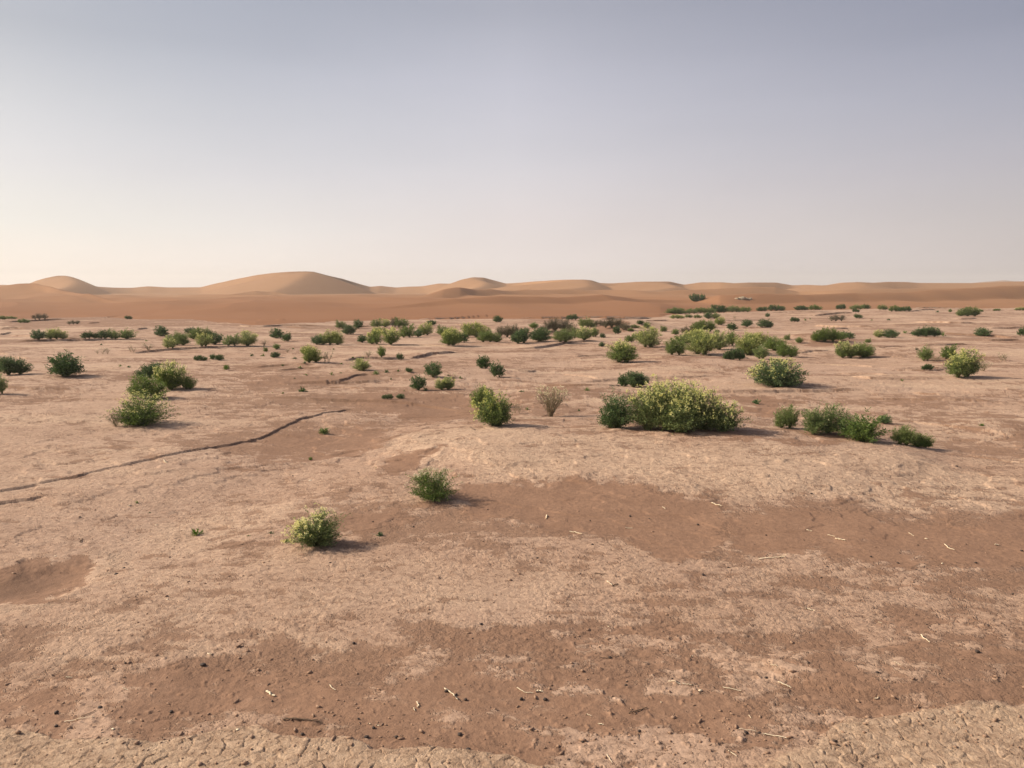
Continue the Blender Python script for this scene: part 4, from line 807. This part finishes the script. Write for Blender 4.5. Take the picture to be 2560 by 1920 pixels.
special(4, 85, 1125, 410, 235, 'flowering_shrub', 'dense rounded dome shrub with bright yellow crown and dark leafy skirt, behind the largest shrub', 'flowering desert shrubs', (M_STEM, M_DARK, M_FLOW),
        seed=567, low=150, lobes=((0, 0, .80, 1.0),), stems=240, leaves=36, leaf=(.06, .024), flowers=420, fl_size=.018, top_only=.55, fl_sun=.35, crease=.07, stray=.02)
special(3, 335, 1390, 240, 265, 'sparse_shrub', 'vase shaped open twiggy shrub with pale seed heads, right of the centre flowering shrub', 'thin twiggy desert shrubs', (M_DRY, M_GREY, M_PALEF),
        seed=578, lobes=((0, 0, .50, 1.0),), stems=54, leaves=12, leaf=(.045, .014), flowers=80, fl_size=.026, top_only=.35, low=72, stray=.3, cover=(.15, 1), stem_r=.008, twig=12, crease=.2)
special(4, 530, 1535, 470, 262, 'green_shrub', 'wide feathery green shrub at the right, with few pale flowers above', 'mid green desert shrubs', (M_STEM, M_NEAR, M_PALEF),
        seed=589, lobes=((-.5, 0, .42, .95), (0, .1, .45, 1.0), (.5, 0, .42, .85)), stems=240, leaves=34, leaf=(.075, .018), flowers=60, fl_size=.018, top_only=.4, crease=.3, stray=.3)
special(4, 820, 1600, 340, 262, 'green_shrub', 'feathery dark green shrub joined to the right end of the wide feathery one', 'mid green desert shrubs', (M_STEM, M_NEAR, M_PALEF),
        seed=590, lobes=((0, 0, .55, 1.0),), stems=140, leaves=34, leaf=(.08, .02), flowers=16, fl_size=.016, top_only=.4, crease=.35, stray=.3)

# thick fingered bush standing on the dune
def finger_bush():
    u, v = px(3, 1600, 388); X, Y, Z = world_at(u, v); Wm = 150 * SC / FPX * Y; Hm = 66 * SC / FPX * Y; rng = np.random.default_rng(9)
    root = link('succulent_bush', None, label='dark bush of thick upright fingers standing alone on the dune slope', category='bush'); root.location = (X, Y, Z - .02)
    P = []; Rr = []
    for k in range(64):
        x0 = rng.uniform(-.42, .42) * Wm; top = Hm * rng.uniform(.55, 1.0) * (1 - .12 * rng.random()); y0 = rng.uniform(-.22, .22) * Wm
        b = np.array([x0 * .55, y0 * .6, 0]); e = np.array([x0 * 1.12 + rng.normal(0, .03 * Wm), y0, top]); m = (b + e) / 2 + np.array([x0 * .22, 0, -.12 * Hm])
        t = np.linspace(0, 1, 6)[:, None]; P.append((1 - t) ** 2 * b + 2 * t * (1 - t) * m + t * t * e); Rr.append((.018 * Wm, .011 * Wm))
    link('stems', mesh_np('stems', *tubes(P, Rr), [M_DARK], True), root)
    Vs = []
    for p in P:
        n = 26; q = p[rng.integers(2, 6, n)] + rng.normal(0, .012 * Wm, (n, 3)); D = unit(rng.normal(0, 1, (n, 3)) + [0, 0, .8]); S = unit(np.cross(D, rng.normal(0, 1, (n, 3)))); Vs.append(quads(q, D, S, np.full(n, .05 * Wm), np.full(n, .025 * Wm), .1))
    link('foliage', mesh_np('foliage', *cat(Vs), [M_DARK]), root)
finger_bush()

# ------------------------------------------------------------------ stones, pebbles, straws
import bmesh
def rock_mesh(name, seed, mat, flat_=1.0, rough=.3, sub=2):
    bm = bmesh.new(); bmesh.ops.create_icosphere(bm, subdivisions=sub, radius=1.0)
    V = np.array([v.co[:] for v in bm.verts]); q = 1 + rough * noise(V[:, 0] * 1.7 + seed, V[:, 1] * 1.7 + V[:, 2] * 1.3, seed) + rough * .5 * noise(V[:, 0] * 4 + V[:, 2] * 3, V[:, 1] * 4 - seed, seed + 3)
    for v, k in zip(bm.verts, q): v.co = v.co * float(k); v.co.z *= flat_
    for f in bm.faces: f.smooth = True
    me = bpy.data.meshes.new(name); bm.to_mesh(me); bm.free(); me.materials.append(mat); return me
PEB = [rock_mesh('pebble', s, M_PEB, .7, .25) for s in range(4)]
PEBBLES = {
 'a': [(490, 988, 25), (865, 942, 21), (1480, 972, 19), (1755, 575, 25), (888, 1160, 18), (930, 1220, 15), (1083, 550, 12), (765, 572, 12), (488, 1103, 18), (1745, 1150, 14)],
 'b': [(1645, 800, 21), (1730, 822, 14), (1812, 868, 20), (1760, 1172, 23), (1015, 1118, 17), (955, 1195, 22), (140, 878, 13), (1945, 222, 18), (1215, 1200, 20), (1835, 1302, 24), (885, 1035, 13), (400, 1165, 18), (845, 385, 18)],
 'c': [(80, 870, 21), (287, 870, 20), (845, 505, 17), (985, 747, 17), (990, 715, 10), (2020, 1158, 22), (2135, 1158, 19), (1098, 1145, 17), (1740, 763, 13), (2195, 680, 17), (1385, 690, 11), (610, 1232, 13), (490, 1390, 17), (1185, 1385, 10), (830, 972, 12), (1560, 740, 13)],
 'd': [(945, 640, 20), (1810, 455, 22), (345, 548, 15), (435, 992, 10), (115, 1090, 12), (318, 1280, 12), (580, 1225, 20), (440, 1210, 14), (1420, 1045, 12), (1480, 225, 14), (1370, 218, 11), (1900, 228, 14), (2050, 315, 13)],
 7: [(395, 965, 11), (423, 968, 11), (695, 910, 16), (220, 1025, 12), (1020, 665, 14), (675, 702, 9), (1185, 682, 9), (1605, 737, 12), (1650, 1170, 18), (990, 913, 9), (725, 1155, 9), (1870, 1112, 12), (2195, 828, 10)],
 8: [(890, 1015, 14), (510, 1105, 15), (455, 1125, 10), (460, 1195, 12), (1795, 1068, 14), (2190, 965, 14), (375, 470, 12), (1120, 1070, 12), (2115, 1335, 12), (1295, 915, 9), (695, 1235, 11), (1710, 905, 8), (1630, 235, 16)],
 5: [(1005, 1168, 19), (1070, 1112, 14), (1085, 1075, 12), (1445, 862, 9), (1545, 690, 9)],
 6: [(318, 316, 9), (885, 290, 10), (1360, 752, 9), (1010, 712, 9), (505, 1290, 11), (640, 1070, 13), (120, 1030, 10), (2035, 1018, 11)]}
WHERE = {'a': 'in the lower left foreground', 'b': 'in the bottom foreground left of centre', 'c': 'in the bottom foreground right of centre', 'd': 'in the lower right corner of the ground',
         7: 'below the mound right of centre', 8: 'on the brown band at the right', 5: 'beside the dark hollow at the left', 6: 'around the two nearest shrubs'}
PMARKS = [(790, 1360, 'nearest yellow flowered shrub'), (1080, 1245, 'second nearest shrub'), (130, 1450, 'dark hollow at the left'), (1500, 1300, 'smooth central sand patch'), (678, 1737, 'white bone like fragment'), (1128, 1737, 'thick forked stick'), (1043, 1765, 'curled pale straw'), (757, 1805, 'long dark flat stick'),
  (1345, 1733, 'thick short white stub'), (1595, 1780, 'dark slanting stick'), (1730, 1712, 'pair of long bleached straws'), (2313, 1605, 'bright straw on the lower right ledge'), (2192, 1750, 'white curl of straw'), (1940, 1395, 'forked bleached twig'), (2373, 1370, 'curved straw at the far right'), (205, 1800, 'bottom left crossed twigs'), (1530, 1625, 'grey dust patch'), (1960, 1715, 'thick pale straw at the lower right'), (2100, 1350, 'three straws of the right brown band'), (520, 1640, 'small bent straw at the lower left')]
_pp = [(c, i) for c, L in PEBBLES.items() for i in range(len(L))]
PLAB = dict(zip(_pp, rel_labels([px(c, *PEBBLES[c][i][:2]) for c, i in _pp], PMARKS, 'dark pebble')))
for c, L in PEBBLES.items():
    for i, (a, b, r_) in enumerate(L):
        X, Y, Z = ground_at(*px(c, a, b)); s = 0.85 * r_ * SC / FPX * math.hypot(Y, 1.4)
        o = link('pebble', PEB[i % 4], label=PLAB[(c, i)], category='pebble', group='dark pebbles ' + WHERE[c])
        o.location = (X, Y, Z + s * .45); o.scale = (s * rs.uniform(.85, 1.2), s * rs.uniform(.8, 1.1), s * rs.uniform(.8, 1.1)); o.rotation_euler = (0, 0, rs.uniform(0, 6))

def stick(c, pts, th, mat, name, label, cat_, lift=.5, fork=None):
    W3 = [ground_at(*px(c, a, b)) for a, b in pts]; Y = W3[0][1]; r_ = th * SC / FPX * Y / 2 * 1.25
    P = np.array(W3, float); n = 12; t = np.linspace(0, 1, n); src = np.linspace(0, 1, len(P)); Q = np.stack([np.interp(t, src, P[:, i]) for i in range(3)], -1)
    for _ in range(2): Q[1:-1] = (Q[:-2] + 2 * Q[1:-1] + Q[2:]) / 4
    g = height(Q[:, 0], Q[:, 1]); Q[:, 2] = np.maximum(g, np.convolve(np.pad(g, 2, 'edge'), np.ones(5) / 5, 'valid')) + r_ * lift + .002; jit = np.random.default_rng(int(abs(P[0, 0]) * 1e4)).normal(0, r_ * .35, Q.shape); Q += jit
    paths = [Q]; rad = [(r_, r_ * .6)]
    if fork:
        A = Q[int(fork * n)]; d = Q[-1] - Q[0]; L = np.linalg.norm(d); e = A + np.array([d[1], -d[0], 0]) * .22 + d * .15 + np.array([0, 0, .15 * L]); paths.append(np.stack([A, (A + e) / 2 + [0, 0, .02 * L], e])); rad.append((r_ * .8, r_ * .4))
    org = Q[n // 2].copy(); org[2] -= r_
    V, F = tubes(paths, rad); o = link(name, mesh_np(name, V - org, F, [mat], True), label=label, category=cat_); o.location = org.tolist(); return o
ST = M_STRAW; DK = M_STICK
for row in [
 ('a', [(568, 678), (622, 681)], 9, ST, 'straw', 'short bleached straw at the left end of a long crack, lower left', 'straw'),
 ('a', [(1792, 480), (1815, 492), (1835, 486)], 9, ST, 'straw', 'small bent bleached straw above a dark pebble, lower left', 'straw'),
 ('a', [(560, 1066), (690, 1044), (810, 1026)], 8, ST, 'twig', 'long pale twig lying over the edge of the bottom left plates', 'twig', .5, .4),
 ('a', [(700, 1022), (770, 1000), (830, 968)], 7, DK, 'twig', 'thin dark twig crossing a long pale twig at the bottom left', 'twig'),
 ('a', [(1060, 778), (1110, 793)], 6, ST, 'straw', 'faint thin straw in the brown band at the lower left', 'straw'),
 ('b', [(95, 803), (130, 826), (168, 842)], 22, ST, 'bone_fragment', 'thick white bone like fragment, left of the bottom centre', 'fragment'),
 ('b', [(637, 738), (650, 768), (688, 790)], 9, ST, 'straw', 'small hooked bleached straw between white fragment and forked stick', 'straw'),
 ('b', [(1630, 775), (1690, 815), (1745, 866)], 14, ST, 'stick', 'thick pale forked stick in the bottom centre, beside dark pebbles', 'stick', .7, .75),
 ('b', [(1388, 892), (1408, 918), (1390, 938)], 11, ST, 'straw', 'curled pale straw left below the forked stick', 'straw'),
 ('b', [(1366, 943), (1373, 968)], 10, ST, 'straw', 'tiny upright straw just under the curled pale straw', 'straw'),
 ('b', [(235, 1048), (400, 1055), (575, 1078)], 16, DK, 'stick', 'long dark flat stick near the bottom left edge', 'stick'),
 ('c', [(40, 770), (110, 815), (182, 816)], 8, ST, 'straw', 'bent thin straw at the bottom centre, left of a thick white piece', 'straw'),
 ('c', [(205, 803), (266, 803)], 16, ST, 'stick_stub', 'thick short white stub at the bottom centre', 'stick'),
 ('c', [(1010, 992), (1080, 968), (1170, 940)], 13, DK, 'stick', 'dark slanting stick in the bottom foreground, right of centre', 'stick'),
 ('c', [(1350, 720), (1460, 738)], 9, ST, 'straw', 'left one of a pair of long bleached straws, bottom right of centre', 'straw'),
 ('c', [(1470, 728), (1560, 742)], 8, ST, 'straw', 'right one of a pair of long bleached straws, ending at a pebble', 'straw'),
 ('c', [(1820, 760), (1980, 798)], 8, ST, 'straw', 'long thin straw right of a pair of bleached straws', 'straw'),
 ('c', [(745, 1080), (792, 1085)], 11, ST, 'straw', 'short yellow straw left below the dark slanting stick', 'straw'),
 ('c', [(2048, 1000), (2066, 1026)], 7, ST, 'straw', 'tiny slanted straw above two side by side pebbles, lower right', 'straw'),
 ('c', [(1870, 1315), (1940, 1370)], 8, ST, 'straw', 'thin straw pointing down right with a crossing stalk near the bottom edge', 'straw', .5, .1),
 ('c', [(820, 1360), (865, 1422)], 8, ST, 'straw', 'thin curved straw touching the bottom of the ground, right of centre', 'straw'),
 ('c', [(1960, 1130), (2110, 1146)], 6, ST, 'straw', 'very thin straw lying behind two side by side dark pebbles', 'straw'),
 ('c', [(2165, 1168), (2230, 1176), (2372, 1216)], 10, ST, 'stick', 'long pale stick running right from two side by side pebbles', 'stick'),
 ('c', [(640, 995), (690, 1016)], 7, ST, 'straw', 'faint short straw above the short yellow straw', 'straw'),
 ('c', [(770, 510), (840, 512), (912, 488)], 7, DK, 'twig', 'thin dark twig under a round dark pebble on the grey dust', 'twig'),
 ('c', [(1086, 1165), (1094, 1232)], 7, DK, 'twig', 'short dark twig leading down from a dark pebble, bottom right of centre', 'twig'),
 ('d', [(320, 84), (405, 105)], 12, ST, 'straw', 'bright short straw on bare brown ground at the right, above the lower ledge', 'straw'),
 ('d', [(1320, 314), (1395, 370)], 10, ST, 'straw', 'bright straw standing across the lower right ledge rim', 'straw'),
 ('d', [(90, 724), (200, 766)], 13, ST, 'straw', 'thick pale straw at the lower right, left of a white curl', 'straw'),
 ('d', [(920, 870), (945, 872), (958, 852), (948, 845)], 11, ST, 'straw', 'tiny white curl of straw on smooth lower right ground', 'straw'),
 ('d', [(1085, 550), (1150, 580)], 6, ST, 'straw', 'faint thin straw below the lower right ledge', 'straw'),
 ('d', [(20, 575), (82, 594)], 7, ST, 'straw', 'small faded straw above a thick pale straw, lower right', 'straw'),
 ('d', [(950, 198), (986, 210)], 6, ST, 'straw', 'tiny faint straw right of the bright short straw', 'straw'),
 (7, [(498, 795), (545, 802), (602, 816)], 11, ST, 'straw', 'bright long straw lying below the smooth sand patch at the centre', 'straw'),
 (7, [(820, 1232), (865, 1265)], 9, ST, 'straw', 'short pale straw meeting a dark twig, right of the centre ground', 'straw'),
 (7, [(868, 1272), (912, 1255)], 10, DK, 'twig', 'short dark twig meeting a pale straw, right of the centre ground', 'twig'),
 (7, [(1725, 547), (1812, 578)], 10, ST, 'straw', 'pale straw at the right tip of the smooth sand patch', 'straw'),
 (7, [(298, 660), (296, 688)], 12, ST, 'straw', 'stubby tan straw on the left of the smooth sand patch', 'straw'),
 (7, [(980, 764), (1042, 768)], 6, ST, 'straw', 'thin faint straw in the middle of the smooth sand patch', 'straw'),
 (7, [(2130, 1042), (2212, 1032), (2290, 1026), (2362, 1015)], 9, ST, 'twig', 'forked bleached twig on the brown ground right of the smooth patch', 'twig', .5, .7),
 (7, [(710, 1166), (825, 1172)], 6, DK, 'twig', 'thin brown twig beside a small pebble under the smooth sand patch', 'twig'),
 (7, [(1300, 586), (1326, 598)], 7, ST, 'straw', 'tiny straw near the upper edge of the smooth sand patch', 'straw'),
 (8, [(585, 855), (665, 876)], 12, ST, 'straw', 'bright straw on the right brown band, lowest of three near each other', 'straw'),
 (8, [(335, 779), (377, 794)], 8, ST, 'straw', 'small pale straw on the right brown band, leftmost and highest of three', 'straw'),
 (8, [(515, 824), (577, 836)], 6, ST, 'straw', 'thin straw on the right brown band, middle of three', 'straw'),
 (8, [(1525, 910), (1560, 940), (1612, 956)], 9, ST, 'straw', 'curved straw on the brown band at the far right', 'straw'),
 (8, [(1215, 810), (1262, 832)], 5, ST, 'straw', 'faint straw left of a round white pebble at the right', 'straw'),
 (8, [(1958, 912), (1996, 915)], 9, ST, 'straw', 'short pale straw near the right edge above the brown band', 'straw'),
 (5, [(1415, 188), (1442, 208)], 10, ST, 'straw', 'bright straw lying under the long dark ledge at the left', 'straw'),
 (5, [(690, 890), (718, 864)], 9, DK, 'twig', 'tiny dark twig on the flat ground above the hollow', 'twig')]:
    stick(*row)


# bleached fragments: tiny flat chips
CH = [rock_mesh('chip', 40 + s, M_STRAW, .35, .45, 1) for s in range(3)]
for c, a, b, r_, lab in [('a', 655, 885, 8, 'tiny bleached chip left of the thin forked twigs'), ('b', 985, 1085, 9, 'left one of two tiny white chips near the bottom edge'), ('b', 1060, 1098, 9, 'right one of two tiny white chips near the bottom edge'),
     (8, 1370, 862, 12, 'round white pebble on the brown band at the right'), (8, 1505, 1075, 11, 'small pale chip on the brown band, below a curved straw'), (5, 1350, 742, 13, 'white chip on bare crust left of the small green seedlings'),
     (5, 480, 1008, 12, 'small white chip above the dark hollow'), (5, 1445, 1385, 11, 'white chip on cracked crust right of the dark hollow'), (5, 1120, 575, 15, 'pale chip under a seedling beneath the long dark ledge'),
     ('a', 980, 1125, 17, 'rounded tan pebble at the edge of the bottom left cracked plates'), ('a', 2055, 1137, 20, 'pale flat chip on the rim of the bottom left plates'), ('c', 1625, 797, 18, 'rounded tan clod beside pale straws'), ('d', 1062, 352, 9, 'tiny pale chip above the lower right ledge'),
     ('c', 835, 237, 9, 'tiny white chip above the grey dust patch'), ('c', 548, 1335, 8, 'tiny white chip near the bottom centre edge'), ('c', 1288, 890, 8, 'tiny white chip between dark stick and straws')]:
    X, Y, Z = ground_at(*px(c, a, b)); s = r_ * SC / FPX * Y
    o = link('chip', CH[int(a) % 3], label=lab, category='chip'); o.location = (X, Y, Z + .004); o.scale = (s * 1.2, s * .8, s); o.rotation_euler.z = rs.uniform(0, 6)
me = rock_mesh('flat_stone', 77, M_STONE, .3, .3); X, Y, Z = ground_at(*px(6, 475, 356)); s = 22 * SC / FPX * Y
o = link('flat_stone', me, label='flat pale stone on open crust behind the nearest shrub', category='stone'); o.location = (X, Y, Z + .004); o.scale = (s, s * .9, s)

# pale rock heap on the dune
M_BLOCK = plain_mat('rock_block', (.30, .24, .16), (.42, .34, .24), 3, .05)
for k, (a, w, h, lab) in enumerate([(1950, 40, 20, 'leftmost low pale rock of the heap on the dune'), (1992, 60, 36, 'tallest rock in the pale heap on the dune'), (2025, 36, 22, 'small rock between the tall one and the right end of the heap'), (2058, 40, 20, 'rightmost pale rock of the heap on the dune')]):
    X, Y, Z = world_at(*px(3, a, 374)); s = SC / FPX * Y; o = link('rock', rock_mesh('rock', 90 + k, M_BLOCK, 1, .5), label=lab, category='rock', group='pale rock heap on the dune')
    o.location = (X, Y, Z + .1 * h * s); o.scale = (w * s * .5, w * s * .4, h * s * .6)

# crumbs of crust: nobody could count them
def crumbs():
    rng = np.random.default_rng(3); n = 6000; v = 1230 + 720 * rng.random(n) ** .8; u = rng.uniform(-300, 2860, n)
    d = ray(u, v); t = -CAMH / d[:, 2]; x, y = d[:, 0] * t, d[:, 1] * t
    dens = 0.35 + fbm(x / .5, y / .5, 3, 400) + .5 * np.exp(-((v - 1830) / 60) ** 2); k = rng.random(n) < np.clip(dens, .05, 1) * .7; x, y = x[k], y[k]; z = height(x, y)
    m0 = rock_mesh('crumb', 5, M_CLOD, .6, .5, 1); base = np.array([v_.co[:] for v_ in m0.vertices]); F0 = np.array([p.vertices[:] for p in m0.polygons])
    s = rng.exponential(.0020, len(x)) + .0014; s = np.minimum(s, .010); a = rng.uniform(0, 6.28, len(x)); ca, sa = np.cos(a), np.sin(a); sx = rng.uniform(.7, 1.5, len(x))
    B = base[None] * s[:, None, None] * np.stack([sx, 1 / sx, np.full(len(x), .8)], -1)[:, None]; X = B[..., 0] * ca[:, None] - B[..., 1] * sa[:, None] + x[:, None]; Y = B[..., 0] * sa[:, None] + B[..., 1] * ca[:, None] + y[:, None]; Z = B[..., 2] + (z + s * .3)[:, None]
    V = np.stack([X, Y, Z], -1).reshape(-1, 3); F = (F0[None] + (np.arange(len(x)) * len(base))[:, None, None]).reshape(-1, 3)
    link('crust_crumbs', mesh_np('crust_crumbs', V, F, [M_CLOD]), kind='stuff', label='loose crumbs of crust strewn over the foreground ground', category='gravel')
crumbs()
#END_PLANTS
# ------------------------------------------------------------------ dusty air
def haze():
    m = bpy.data.materials.new('haze'); m.use_nodes = True; t = m.node_tree; t.nodes.clear()
    v = t.nodes.new('ShaderNodeVolumePrincipled'); o = t.nodes.new('ShaderNodeOutputMaterial'); t.links.new(v.outputs[0], o.inputs['Volume'])
    v.inputs['Color'].default_value = (.97, .92, .86, 1); v.inputs['Density'].default_value = HAZE; v.inputs['Anisotropy'].default_value = 0.2

    a, z0, z1 = 1600.0, -6.0, 30.0
    V = [(x, y, z) for z in (z0, z1) for y in (-a, a) for x in (-a, a)]
    F = [(0, 2, 3, 1), (4, 5, 7, 6), (0, 1, 5, 4), (2, 6, 7, 3), (0, 4, 6, 2), (1, 3, 7, 5)]
    link('haze', mesh_np('haze', V, F, [m]), kind='stuff', label='thin dusty haze over the desert plain and dunes')
HAZE = 0.0007
haze()
print('done')
